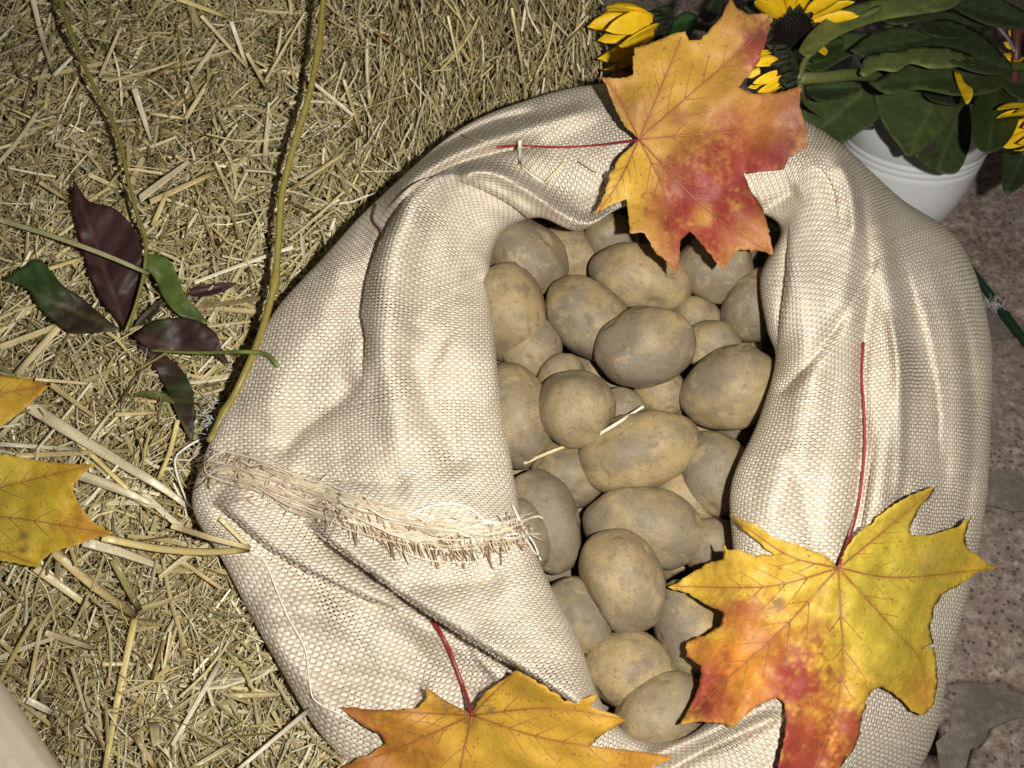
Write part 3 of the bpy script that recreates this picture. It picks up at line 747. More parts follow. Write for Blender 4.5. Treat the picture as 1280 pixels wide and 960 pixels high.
for ln, wp, tn in [
 ([(40, -5), (52, 45), (67, 94)], 10, GRY), ([(67, 94), (97, 64)], 8, WHT), ([(124, 97), (151, 34)], 7, PALE), ([(128, 99), (188, 97)], 7, TAN),
 ([(188, 97), (222, 79)], 8, BRN), ([(222, -2), (289, 23)], 10, YEL), ([(252, 20), (309, 84)], 7, PALE), ([(289, 27), (309, 84)], 8, WHT),
 ([(309, 67), (334, 112)], 7, PALE), ([(331, 102), (380, 17)], 6, PALE), ([(186, 141), (232, 148)], 8, PALE), ([(232, 148), (259, 104)], 9, PALE),
 ([(242, 94), (272, 50)], 10, GRY), ([(168, 111), (188, 175)], 11, GRY), ([(175, 248), (235, 202)], 16, GRY), ([(188, 252), (269, 215)], 12, TAN),
 ([(191, 282), (208, 242)], 10, YEL), ([(269, 202), (296, 262)], 6, TAN), ([(366, 235), (430, 191)], 8, TAN), ([(331, 200), (336, 128)], 9, GRY),
 ([(111, 218), (148, 235)], 9, PALE), ([(50, 228), (87, 252)], 7, TAN), ([(0, 434), (74, 406)], 13, PALE), ([(74, 407), (20, 468)], 14, PALE),
 ([(44, 474), (128, 481)], 6, PALE), ([(64, 481), (118, 521)], 8, TAN), ([(-8, 552), (32, 513)], 9, WHT), ([(34, 508), (80, 505)], 8, PALE),
 ([(37, 508), (120, 560), (200, 608), (235, 634)], 19, GRY), ([(0, 555), (104, 562)], 8, WHT), ([(20, 570), (161, 563)], 9, TAN), ([(97, 552), (188, 639)], 8, YEL),
 ([(144, 518), (201, 515)], 8, TAN), ([(222, 525), (212, 565), (198, 599)], 8, YEL), ([(111, 552), (138, 515)], 7, GRY),
 ([(104, 677), (150, 690), (208, 712)], 16, GRY), ([(64, 687), (120, 735), (171, 771)], 15, TAN), ([(141, 700), (175, 764)], 12, OLV), ([(44, 710), (111, 758)], 13, PALE),
 ([(168, 774), (152, 850), (144, 889), (131, 962)], 11, YEL), ([(275, 828), (215, 932)], 8, WHT), ([(128, 830), (171, 830)], 7, PALE), ([(34, 875), (67, 892)], 11, WHT),
 ([(57, 791), (118, 811)], 9, PALE), ([(50, 788), (34, 872)], 7, TAN), ([(191, 902), (195, 932)], 15, PALE), ([(168, 919), (195, 962)], 9, TAN), ([(0, 800), (34, 835)], 8, TAN),
 ([(92, 590), (150, 612), (190, 630)], 17, GRY), ([(225, 700), (275, 735)], 7, TAN), ([(205, 800), (190, 850)], 6, BRN), ([(290, 930), (240, 960)], 8, PALE),
 ([(285, 870), (350, 868)], 9, TAN), ([(430, 100), (452, 170)], 6, TAN), ([(470, 40), (520, 75)], 6, BRN), ([(560, 20), (575, 90)], 5, PALE), ([(640, 10), (655, 95)], 6, TAN), ([(700, 60), (735, 20)], 5, PALE)]:
    stalk(ln, wp, tn, parent=bale)
bx, by = np.meshgrid(np.arange(X0+2, X0+MW*CELL, CELL), np.arange(Y0+2, Y0+MH*CELL, CELL))
mb = inside(outline, bx, by); smap[mb] = np.maximum(smap[mb], (bale_h(bx, by)+.006)[mb])
for _ in range(6):                                       # close pinholes in the map
    e = smap < -5
    if not e.any(): break
    p = np.pad(smap, 1, constant_values=-9.0)
    nb_ = np.max([p[1:-1, :-2], p[1:-1, 2:], p[:-2, 1:-1], p[2:, 1:-1]], axis=0); smap = np.where(e, nb_, smap)
def box(a, r):
    for ax in (0, 1):
        p = np.pad(a, [(r, r) if k == ax else (0, 0) for k in (0, 1)], mode='edge'); c = np.cumsum(p, axis=ax)
        c = np.insert(c, 0, 0, axis=ax); n = a.shape[ax]
        a = (np.take(c, np.arange(2*r+1, 2*r+1+n), axis=ax) - np.take(c, np.arange(0, n), axis=ax))/(2*r+1)
    return a
def look(m, x, y):
    fx = np.clip((np.asarray(x, float)-X0)/CELL-.5, 0, MW-2); fy = np.clip((np.asarray(y, float)-Y0)/CELL-.5, 0, MH-2)
    ix, iy = fx.astype(int), fy.astype(int); ax, ay = fx-ix, fy-iy
    return (m[iy, ix]*(1-ax)+m[iy, ix+1]*ax)*(1-ay)+(m[iy+1, ix]*(1-ax)+m[iy+1, ix+1]*ax)*ay
def surf(x, y):
    return look(smap, x, y)
mclip = np.maximum(smap, -.05); soft = mclip.copy()
for _ in range(5):
    p = np.pad(soft, 1, mode='edge'); soft = np.max([p[1:-1, 1:-1], p[1:-1, :-2], p[1:-1, 2:], p[:-2, 1:-1], p[2:, 1:-1]], axis=0)
for _ in range(3): soft = box(soft, 6)

# ------------------------------------------------------------------ frayed edge and loose threads of the sack
th_v, th_c = [], []
def thread(line, rad, tone, lift=.0015, wob=1.5, n=None, up=0.0, keep=True):
    n = n or max(6, int(np.linalg.norm(np.diff(np.array(line, float), axis=0), axis=1).sum()/6))
    q = catmull(line, n); q[1:-1] += np.cumsum(rng.normal(0, wob*.35, (n-2, 2)), axis=0)*.5
    hh = surf(q[:, 0], q[:, 1]); hh = np.convolve(np.pad(hh, 2, mode='edge'), np.ones(5)/5, 'valid')
    s = np.linspace(0, 1, n)
    p = P(q[:, 0], q[:, 1], hh + lift + up*np.sin(s*math.pi) + rng.normal(0, .0003, n))
    return tube(p, rad*(1-.3*s), 4), tone
CRM, LTN, DKT, WTH = (.70, .62, .48), (.54, .45, .325), (.26, .17, .10), (.84, .80, .72)
ends = catmull([(240, 578), (290, 588), (350, 608), (420, 632), (490, 655), (560, 668), (620, 662), (662, 652)], 60)
its = []
for k in range(210):                                      # threads running along the edge
    a = rng.uniform(0, .72); b = min(1, a+rng.uniform(.12, .38)); m = 7
    sidx = np.linspace(a, b, m)*59; q = np.c_[np.interp(sidx, np.arange(60), ends[:, 0]), np.interp(sidx, np.arange(60), ends[:, 1])]
    q[:, 1] += rng.normal(-1, 10) + np.cumsum(rng.normal(0, 2.2, m)); q[:, 0] += rng.normal(0, 4, m)
    pal = [CRM, LTN, LTN, (.66, .56, .40), (.50, .39, .26), CRM] if q[0, 0] < 400 else [CRM, (.66, .56, .41), WTH, LTN, LTN, (.70, .61, .45)]
    its.append(thread(q, rng.uniform(.0004, .0010), pal[rng.integers(0, 6)], .001+rng.uniform(0, .005), 1.5))
for k in range(380):                                      # short cut ends standing across it
    u = rng.uniform(0, 59); x = np.interp(u, np.arange(60), ends[:, 0]); y = np.interp(u, np.arange(60), ends[:, 1])
    if x < 400: an = rng.normal(-.6, .35)+(math.pi if rng.random() < .2 else 0)
    else: an = rng.normal(1.15, .35)
    ln = rng.uniform(8, 26); y0 = y+rng.normal(2, 9)
    q = [(x, y0), (x+math.cos(an)*ln*.5, y0+math.sin(an)*ln*.5+rng.normal(0, 2)), (x+math.cos(an)*ln, y0+math.sin(an)*ln)]
    its.append(thread(q, rng.uniform(.00035, .0007), [LTN, LTN, DKT, DKT, CRM, (.40, .28, .16)][rng.integers(0, 6)], .0008+rng.uniform(0, .004), .6, 5, up=rng.uniform(0, .003)))
for k in range(26):
    u0 = rng.uniform(3, 55); u1 = min(59, u0+rng.uniform(5, 16)); sidx = np.linspace(u0, u1, 6)
    q = np.c_[np.interp(sidx, np.arange(60), ends[:, 0]), np.interp(sidx, np.arange(60), ends[:, 1])] + np.cumsum(rng.normal(0, 4.5, (6, 2)), axis=0) + rng.normal(0, 5, 2)
    its.append(thread(q, rng.uniform(.0008, .0012), [CRM, (.66, .56, .41), CRM, LTN][rng.integers(0, 4)], .002+rng.uniform(0, .004), 1.2, up=rng.uniform(0, .006)))
for k in range(110):
    x = rng.uniform(425, 655); y = np.interp(x, ends[:, 0], ends[:, 1])+rng.uniform(2, 12); an = rng.normal(1.15, .22); ln = rng.uniform(18, 40)*(1 if x < 590 else .6)
    q = [(x, y), (x+math.cos(an)*ln*.5+rng.normal(0, 1.5), y+math.sin(an)*ln*.5), (x+math.cos(an)*ln, y+math.sin(an)*ln)]
    its.append(thread(q, rng.uniform(.00045, .0009), [DKT, DKT, (.34, .22, .12), LTN, CRM][rng.integers(0, 5)], .0006+rng.uniform(0, .003), .5, 6, up=rng.uniform(0, .002)))
v, f, c = merge([a for a, b in its], [b for a, b in its])
tag(part('frayed_edge', sack, v, f, M_THREAD, col=c), kind='stuff')
for ln, rad, tone, up in [
 ([(312, 690), (330, 700), (345, 735), (360, 770), (382, 810), (388, 850), (395, 875), (425, 892), (445, 905)], .0008, WTH, 0),
 ([(262, 546), (245, 552), (228, 563), (219, 574), (222, 595), (230, 617), (237, 632), (252, 642)], .0011, WTH, .004),
 ([(420, 630), (480, 652), (540, 632), (580, 632), (605, 650)], .0010, WTH, .004),
 ([(470, 660), (520, 672), (560, 690), (585, 705)], .0010, CRM, .003),
 ([(555, 690), (580, 678), (620, 672), (650, 668), (668, 690), (674, 695)], .0010, WTH, .003),
 ([(640, 630), (655, 660), (668, 680), (676, 700)], .0008, WTH, .002),
 ([(300, 575), (345, 598), (400, 622), (450, 640)], .0011, CRM, .003),
 ([(255, 575), (258, 592), (275, 600), (300, 606)], .0007, CRM, .004),
 ([(470, 255), (466, 275), (478, 290), (474, 305)], .0008, (.20, .11, .06), .002),
 ([(722, 202), (735, 210), (745, 216)], .0006, (.20, .11, .06), .001),
 ([(560, 160), (580, 170), (612, 178)], .0007, LTN, .002)]:
    (v, f), tn = thread(ln, rad, tone, .0016, .4, up=up)
    part('loose_thread', sack, v, f, M_THREAD, col=np.broadcast_to(np.array(tn), (len(v), 3)))

# ------------------------------------------------------------------ leaves
def jag(poly, stepx=4.0, amp=.7):
    poly = np.asarray(poly, float); out = []
    for i in range(len(poly)):
        a, b = poly[i], poly[(i+1) % len(poly)]; n = max(1, int(np.linalg.norm(b-a)/stepx))
        for k in range(n):
            q = a+(b-a)*k/n
            out.append(q if k == 0 else q+rng.normal(0, amp, 2))
    return np.array(out)
def paint(pts, base, patches, seed, wob=1.0):
    """natural pigment of a leaf: base colour and blotches (x, y, radius, colour, strength)"""
    c = np.broadcast_to(np.array(base, float), (len(pts), 3)).copy()
    n1, n2, n3 = Waves(seed, 60), Waves(seed+1, 22), Waves(seed+2, 9)
    n4 = Waves(seed+3, 13, n=14)
    nn = .5*n1(pts[:, 0], pts[:, 1]) + .55*n2(pts[:, 0], pts[:, 1]) + .55*n3(pts[:, 0], pts[:, 1]) + .45*n4(pts[:, 0], pts[:, 1])
    for x, y, r, col, st in patches:
        d = np.hypot(pts[:, 0]-x, pts[:, 1]-y)/r + wob*.36*nn
        a = st*np.clip(1.55-d, 0, 1)**1.2
        a = np.clip(a, 0, 1)[:, None]; c = c*(1-a)+np.array(col)*a
    return c*(1+.06*nn[:, None])
def maple(poly, base_pt, veins, stem, label, base_col, patches, seed, lift, curl=.0, vein_col=(.30, .16, .06), stem_col=(.30, .03, .03), stem_w=2.9, tips=0.0, stem_lift=.0032, hfun=None, group='fallen maple leaves'):
    q, tri = fill_poly(jag(poly), 4.4)
    ctr = np.array(poly, float).mean(0)
    def hgt(x, y):
        x = np.asarray(x, float); y = np.asarray(y, float)
        return look(soft, x, y)
    s = hgt(q[:, 0], q[:, 1])
    A = lambda x, y: np.stack([np.ones_like(x), (x-ctr[0])/100, (y-ctr[1])/100, ((x-ctr[0])/100)**2, ((y-ctr[1])/100)**2, (x-ctr[0])*(y-ctr[1])/1e4], -1)
    co = np.linalg.lstsq(A(q[:, 0], q[:, 1]), s, rcond=None)[0]
    wv = Waves(seed+9, 110); wv2 = Waves(seed+10, 45)
    def hz(x, y):
        x = np.asarray(x, float); y = np.asarray(y, float)
        r = np.hypot(x-ctr[0], y-ctr[1])/150
        if hfun is not None: b = hfun(x, y)
        else: b = .5*(A(x, y) @ co) + .5*hgt(x, y)
        return b + lift + curl*r*r + .003*wv(x, y) + .0012*wv2(x, y)
    h = hz(q[:, 0], q[:, 1])
    vd = np.full(len(q), 1e9)
    for vn in veins: vd = np.minimum(vd, dist_to(vn, 14, q[:, 0], q[:, 1])[0])
    crease = lambda d: .0022*(1-np.exp(-(d/16)**2)) - .0022
    h = h + crease(vd)
    root_p = P(np.array(float(base_pt[0])), np.array(float(base_pt[1])), float(hz(*base_pt)))
    root = empty('maple_leaf', tuple(root_p), label, 'leaf', group)
    v = P(q[:, 0], q[:, 1], h)
    c = paint(q, base_col, patches, seed)
    c = c*(1-.28*np.exp(-(vd/3.2)**2)[:, None]*np.array([.6, .9, .7]))
    bl = part('blade', root, v, tri, M_MAPLE, col=c)
    md = bl.modifiers.new('thickness', 'SOLIDIFY'); md.thickness = .0005; md.offset = -1
    vs = []
    for vn in veins:
        p = catmull(vn, 16); hh = hz(p[:, 0], p[:, 1]) - .0022 + .0010
        vs.append(tube(P(p[:, 0], p[:, 1], hh), np.linspace(.0006, .00018, 16), 5))
        L = len(p)
        for kk in (3, 5, 7, 9, 11):                              # side veins
            for sg in (-1, 1):
                d = p[kk+1]-p[kk]; d /= np.linalg.norm(d); an = sg*.75; dd = np.array([d[0]*math.cos(an)-d[1]*math.sin(an), d[0]*math.sin(an)+d[1]*math.cos(an)])
                ln = np.linalg.norm(p[-1]-p[0])*.27*(1-kk/16)
                e = np.array([p[kk], p[kk]+dd*ln*.5+d*ln*.06, p[kk]+dd*ln+d*ln*.2])
                if not inside(np.array(poly, float), e[1:, 0], e[1:, 1]).all(): continue
                e = catmull(e, 7); ed = np.full(len(e), 1e9)
                for v2 in veins: ed = np.minimum(ed, dist_to(v2, 14, e[:, 0], e[:, 1])[0])
                vs.append(tube(P(e[:, 0], e[:, 1], hz(e[:, 0], e[:, 1])+crease(ed)+.0005), np.linspace(.00040, .00016, 7), 4))
    vv_, ff_ = merge(vs)
    part('veins', root, vv_, ff_, M_STEM, col=np.broadcast_to(np.array(vein_col), (len(vv_), 3)))
    if stem is not None:
        p = catmull(stem, 26); s_ = np.linspace(0, 1, 26)
        hs = np.maximum(surf(p[:, 0], p[:, 1])+stem_lift, -9); hs = np.convolve(np.pad(hs, 2, mode='edge'), np.ones(5)/5, 'valid')
        wgt = np.clip((s_-.70)/.30, 0, 1); hs = hs*(1-wgt) + float(hz(*base_pt))*wgt
        vv_, ff_ = tube(P(p[:, 0], p[:, 1], hs), (stem_w*.00027)*(1.35-.35*np.minimum(1, s_*5)), 8)
        part('stem', root, vv_, ff_, M_STEM, col=np.broadcast_to(np.array(stem_col), (len(vv_), 3)))
    return root
YL, OR, RD, DR, PU, GN, BR = (.57, .36, .045), (.43, .175, .032), (.27, .040, .032), (.20, .026, .028), (.16, .042, .055), (.39, .34, .04), (.18, .10, .045)
A_poly = [(799, 174), (780, 157), (767, 131), (759, 110), (752, 97), (775, 98), (791, 94), (791, 76), (793, 60), (810, 56), (835, 45), (857, 39), (861, 51), (877, 49), (887, 37), (898, 26), (906, 12), (913, -3), (921, 11), (934, 17), (960, 17), (967, 20), (956, 56), (948, 78), (937, 94), (922, 109), (940, 117), (970, 117), (1002, 108), (999, 131), (1009, 161), (1009, 184), (986, 197), (979, 212), (955, 214), (930, 217), (936, 235), (952, 259), (960, 285), (967, 318), (944, 312), (922, 313), (911, 326), (904, 337), (893, 326), (881, 311), (862, 289), (851, 300), (849, 320), (847, 345), (835, 328), (819, 315), (806, 292), (787, 292), (786, 272), (783, 249), (768, 255), (743, 268), (754, 245), (764, 215), (776, 195), (790, 183)]
maple(A_poly, (799, 175), [[(799, 174), (870, 250), (935, 300), (962, 314)], [(799, 174), (900, 166), (1004, 160)], [(799, 174), (870, 112), (935, 55), (962, 20)], [(799, 174), (828, 105), (852, 46)], [(799, 174), (775, 125), (756, 99)], [(799, 174), (775, 225), (747, 266)], [(799, 174), (830, 240), (845, 335)]],
      [(622, 184), (650, 182), (700, 184), (750, 181), (799, 175)], 'orange and crimson maple leaf draped over the back rim beside the white pot', (.42, .22, .055),
      [(770, 220, 60, YL, .9), (880, 240, 46, RD, .9), (985, 130, 26, DR, .5), (975, 190, 26, PU, .55), (845, 290, 22, RD, .5), (900, 250, 18, PU, .5), (905, 285, 48, RD, .95), (850, 225, 30, DR, .5), (940, 195, 48, RD, .9), (985, 165, 34, PU, .6), (950, 150, 30, OR, .6), (948, 50, 24, PU, .8), (942, 72, 20, RD, .8), (850, 145, 13, PU, .75), (877, 138, 9, PU, .7), (905, 150, 20, RD, .5), (830, 255, 26, RD, .6), (845, 320, 26, RD, .45), (960, 225, 25, DR, .5), (930, 250, 30, DR, .55), (800, 130, 26, BR, .45), (880, 270, 12, YL, .5), (845, 80, 60, (.50, .30, .04), .8), (935, 305, 28, (.42, .20, .06), .6)],
      401, .004, .004, hfun=lambda x, y: .060 + .00011*(175-y) + .00002*(x-880), vein_col=(.36, .13, .05), stem_col=(.25, .02, .028))
B_poly = [(1048, 709), (1031, 695), (994, 680), (968, 672), (941, 655), (910, 643), (927, 660), (947, 677), (968, 694), (941, 694), (922, 687), (909, 687), (905, 679), (905, 699), (887, 704), (865, 716), (850, 727), (835, 734), (857, 741), (880, 754), (900, 763), (905, 766), (902, 781), (884, 793), (863, 801), (857, 810), (858, 821), (877, 833), (875, 855), (867, 875), (858, 892), (851, 906), (877, 902), (900, 904), (917, 909), (927, 899), (947, 882), (971, 872), (981, 880), (983, 902), (979, 925), (972, 960), (985, 985), (1002, 1010), (1022, 985), (1052, 956), (1065, 939), (1073, 919), (1077, 899), (1082, 875), (1090, 862), (1102, 858), (1115, 865), (1129, 877), (1139, 889), (1154, 894), (1167, 880), (1171, 858), (1171, 835), (1167, 810), (1149, 812), (1166, 804), (1162, 784), (1166, 761), (1176, 744), (1199, 731), (1223, 714), (1246, 711), (1223, 695), (1208, 685), (1206, 667), (1214, 645), (1193, 660), (1162, 669), (1139, 670), (1137, 660), (1148, 636), (1172, 607), (1140, 618), (1110, 635), (1085, 657), (1068, 670), (1055, 690)]
maple(B_poly, (1048, 710), [[(1048, 710), (974, 791), (910, 848), (858, 897)], [(1048, 710), (1050, 860), (1004, 1000)], [(1048, 710), (1120, 790), (1152, 830), (1158, 888)], [(1048, 710), (1120, 722), (1236, 711)], [(1048, 710), (1095, 672), (1165, 612)], [(1048, 710), (985, 694), (915, 646)], [(1048, 710), (960, 733), (842, 733)]],
      [(1079, 428), (1077, 470), (1080, 510), (1081, 560), (1075, 620), (1066, 660), (1048, 710)], 'large yellow maple leaf with red lower edge on the right cloth roll', (.56, .375, .045),
      [(1090, 770, 80, GN, .6), (1130, 680, 60, GN, .5), (930, 740, 60, YL, .4), (925, 768, 24, RD, .9), (935, 850, 95, OR, .75), (1000, 900, 70, OR, .7), (988, 848, 38, RD, .95), (940, 890, 24, RD, .6), (960, 800, 20, RD, .4), (905, 850, 50, (.62, .22, .03), .8), (880, 850, 30, RD, .75), (995, 925, 38, RD, .9), (990, 975, 40, RD, .9), (1066, 915, 24, RD, .7), (1030, 930, 34, (.66, .28, .03), .7), (915, 885, 34, OR, .8), (1022, 785, 18, RD, .4), (965, 800, 26, OR, .5), (870, 855, 32, RD, .8), (1005, 950, 48, RD, .85), (1060, 915, 26, RD, .7), (890, 893, 26, RD, .6), (1150, 870, 26, OR, .5), (870, 815, 22, OR, .8), (1160, 700, 14, (.5, .33, .10), .5), (972, 755, 7, BR, .8)],
      431, .008, .005, vein_col=(.30, .13, .04), stem_col=(.27, .025, .04), stem_w=2.9)
C_poly = [(590, 893), (558, 877), (531, 858), (534, 872), (521, 885), (497, 887), (464, 887), (425, 884), (447, 902), (477, 919), (482, 929), (464, 942), (430, 957), (412, 966), (470, 985), (515, 1000), (530, 1040), (560, 1100), (585, 1060), (625, 1030), (680, 1010), (745, 990), (800, 965), (848, 945), (820, 943), (779, 937), (736, 932), (760, 913), (784, 899), (766, 892), (738, 884), (747, 868), (715, 877), (702, 873), (685, 860), (665, 848), (645, 838), (632, 848), (611, 862), (597, 877)]
maple(C_poly, (590, 894), [[(590, 894), (510, 890), (432, 885)], [(590, 894), (560, 878), (534, 861)], [(590, 894), (615, 868), (644, 841)], [(590, 894), (690, 885), (780, 899)], [(590, 894), (690, 925), (840, 945)], [(590, 894), (570, 990), (560, 1090)], [(590, 894), (510, 930), (420, 964)]],
      [(541, 776), (558, 805), (572, 840), (583, 870), (590, 894)], 'amber maple leaf with dark red stem at the front edge of the sack', (.50, .285, .035),
      [(640, 930, 70, YL, .6), (450, 945, 60, RD, .5), (440, 890, 40, RD, .35), (500, 940, 50, OR, .5), (610, 870, 40, YL, .5), (810, 945, 40, OR, .5), (588, 900, 10, BR, .5), (614, 888, 5, BR, .8), (555, 880, 10, BR, .5)],
      461, .007, .004, vein_col=(.32, .14, .04), stem_col=(.22, .015, .02), stem_w=4.6)
D_poly = [(62, 482), (47, 477), (22, 472), (0, 470), (-40, 462), (-80, 440), (-120, 452), (-130, 490), (-110, 520), (-90, 560), (-60, 548), (-30, 552), (0, 534), (22, 518), (41, 502)]
maple(D_poly, (-100, 500), [[(-100, 500), (-20, 495), (60, 482)], [(-100, 500), (-90, 470), (-80, 444)], [(-100, 500), (-95, 530), (-90, 556)]], None, 'golden leaf tip on the straw above the larger yellow leaf at left edge', (.55, .33, .03),
      [(0, 500, 60, YL, .7), (50, 484, 18, OR, .3)], 491, .019, .004, group='fallen maple leaves')
E_poly = [(141, 667), (119, 673), (94, 682), (66, 690), (52, 701), (50, 711), (25, 706), (0, 701), (-60, 712), (-130, 700), (-110, 670), (-160, 630), (-120, 600), (-90, 560), (-50, 575), (0, 568), (31, 573), (78, 579), (119, 581), (103, 593), (91, 609), (97, 628), (116, 652)]
maple(E_poly, (-100, 640), [[(-100, 640), (20, 648), (136, 667)], [(-100, 640), (0, 610), (112, 582)], [(-100, 640), (-20, 680), (48, 707)], [(-100, 640), (-100, 600), (-88, 565)]], None, 'yellow maple leaf lying on loose straw left of the frayed sack edge', (.58, .40, .04),
      [(0, 640, 60, GN, .5), (110, 660, 30, OR, .6), (100, 585, 25, OR, .4), (30, 670, 5, BR, .8), (32, 685, 6, BR, .8)], 521, .020, .005)

# ------------------------------------------------------------------ shrub twigs with purple leaves
def blade_from(poly, base, tip, root, hfun, col, patches, seed, mat, name='leaf', cup=.004, rib_col=None, distf=None, thick=.0005, rise_k=.0011):
    poly = np.asarray(poly, float); sm = catmull(np.vstack([poly, poly[:1]]), len(poly)*5)[:-1]
    q, tri = fill_poly(sm, max(3.5, min(6.0, np.ptp(poly[:, 0])/22)))
    d, _, pr_ = dist_to([base, tip], 12, q[:, 0], q[:, 1]); wmax = max(d.max(), 1)
    wv = Waves(seed, 40)
    rise = cup*(d/wmax)**1.4 + .0012*wv(q[:, 0], q[:, 1])
    Lr = np.hypot(tip[0]-base[0], tip[1]-base[1]); ph_ = (pr_*Lr - d*.75)/max(11., Lr/7)*2*math.pi
    rib_ = np.clip((np.cos(ph_)-.55)/.45, 0, 1)*np.clip(d/4, 0, 1)*np.clip(1.15-d/wmax, 0, 1)
    rise = rise + rise_k*(.5-.5*np.cos(ph_))*np.clip(d/6, 0, 1)
    v = P(q[:, 0], q[:, 1], hfun(q[:, 0], q[:, 1]) + rise) if distf is None else PD(q[:, 0], q[:, 1], distf(q[:, 0], q[:, 1]) - rise)
    c = paint(q, col, patches, seed)
    if rib_col is not None:
        a = np.maximum(np.exp(-(d/2.4)**2), .45*rib_)[:, None]; c = c*(1-.6*a)+np.array(rib_col)*.6*a
    o = part(name, root, v, tri, mat, col=c)
    md = o.modifiers.new('thickness', 'SOLIDIFY'); md.thickness = thick; md.offset = -1
    return o
def twig_h(lift): return lambda x, y: bale_h(x, y)*.3 + (-.052*.7) + lift
DP, DG, MG = (.036, .018, .016), (.032, .058, .017), (.095, .15, .035)
tw = empty('leafy_twig', tuple(P(np.array(155.), np.array(413.), -.01)), 'thin green twig carrying dark purple leaves, lying on the straw', 'twig')
p = catmull([(70, -20), (90, 45), (118, 110), (140, 150), (152, 185), (160, 225), (172, 270), (182, 300), (180, 340), (170, 380), (157, 415)], 60)
hh = np.linspace(.02, .004, 60); v, f = tube(P(p[:, 0], p[:, 1], -.026+hh), np.linspace(.0019, .0011, 60)*(1+.25*np.exp(-((np.arange(60) % 17)-8.)**2/3)), 8)
part('stem', tw, v, f, M_STEM, col=np.broadcast_to(np.array((.20, .19, .045)), (len(v), 3)))
for poly, b, tp, col, pat, lf, mt in [
 ([(92, 224), (112, 252), (142, 260), (165, 282), (176, 309), (178, 342), (171, 372), (161, 414), (146, 399), (124, 369), (109, 331), (97, 286), (90, 256)], (158, 414), (92, 224), DP, [(135, 290, 30, (.085, .035, .04), .5)], .018, M_PURPLE),
 ([(2, 350), (28, 334), (49, 324), (64, 339), (79, 357), (101, 371), (124, 391), (142, 406), (150, 412), (124, 416), (90, 416), (71, 404), (49, 384), (34, 361)], (150, 412), (2, 350), (.028, .030, .012), [(45, 350, 40, (.03, .075, .018), .8), (110, 395, 40, DP, .8)], .020, M_PURPLE),
 ([(171, 324), (187, 318), (210, 324), (221, 342), (232, 369), (251, 391), (257, 404), (240, 399), (225, 395), (210, 380), (199, 361), (192, 346)], (180, 320), (256, 403), MG, [(240, 392, 14, DG, .7)], .020, M_PURPLE),
 ([(232, 368), (245, 358), (268, 354), (296, 354), (278, 365), (255, 371)], (232, 368), (296, 354), DP, [], .010, M_PURPLE),
 ([(167, 421), (187, 404), (217, 397), (247, 401), (270, 417), (277, 436), (286, 456), (262, 442), (225, 440), (187, 436)], (167, 421), (285, 452), DP, [(200, 402, 18, (.03, .06, .02), .6)], .018, M_PURPLE),
 ([(172, 430), (202, 442), (225, 459), (240, 485), (243, 511), (240, 552), (225, 526), (210, 492), (195, 462)], (172, 432), (240, 550), (.038, .022, .016), [(230, 490, 18, DG, .5)], .013, M_PURPLE),
 ([(155, 496), (180, 489), (202, 490), (219, 504), (202, 501), (180, 496)], (217, 504), (156, 496), (.10, .11, .03), [], .012, M_PURPLE),
 ([(166, 410), (175, 395), (192, 380), (205, 372), (196, 390), (182, 405)], (166, 412), (205, 373), (.03, .018, .014), [], .008, M_PURPLE)]:
    blade_from(poly, b, tp, tw, twig_h(lf), col, pat, int(b[0]*7+tp[1]), mt, rib_col=(.13, .06, .06) if col is DP else (.13, .13, .05))
p = catmull([(188, 438), (245, 441), (310, 440), (335, 444), (347, 457)], 24)
hs = np.interp(np.arange(24), [0, 10, 16, 23], [-.030, -.015, .006, .004])
hs = np.maximum(hs, surf(p[:, 0], p[:, 1])+.004)
v, f = tube(P(p[:, 0], p[:, 1], hs), np.linspace(.0009, .0017, 24), 6); part('leaf_stalk', tw, v, f, M_STEM, col=np.broadcast_to(np.array((.17, .22, .05)), (len(v), 3)))
tw2 = empty('bare_twig', tuple(P(np.array(262.), np.array(550.), .0)), 'long bare olive stem with swollen nodes, leaning beside the sack', 'twig')
p = catmull([(408, -60), (404, 0), (398, 60), (386, 120), (368, 180), (353, 240), (348, 300), (343, 355), (325, 420), (300, 480), (281, 515), (262, 552)], 80)
hs = np.interp(np.arange(80), [0, 25, 50, 65, 79], [.015, .006, -.004, -.004, -.020]); hs = np.maximum(hs, surf(p[:, 0], p[:, 1])+.003)
hs = np.convolve(np.pad(hs, 3, mode='edge'), np.ones(7)/7, 'valid')
rad = np.full(80, .0022)*np.linspace(.95, 1.15, 80)
for nd in (398, 343, 281): 
    kk = np.argmin(abs(p[:, 0]-nd)); rad += .0013*np.exp(-((np.arange(80)-kk)/1.1)**2)
cl = np.broadcast_to(np.array((.29, .235, .055)), (80, 3)).copy(); cl[45:] = cl[45:]*np.linspace(1, .8, 35)[:, None]
v, f = tube(P(p[:, 0], p[:, 1], hs), rad, 10)
part('stem', tw2, v, f, M_STEM, col=np.vstack([np.repeat(cl, 10, axis=0), cl[:1], cl[-1:]]))

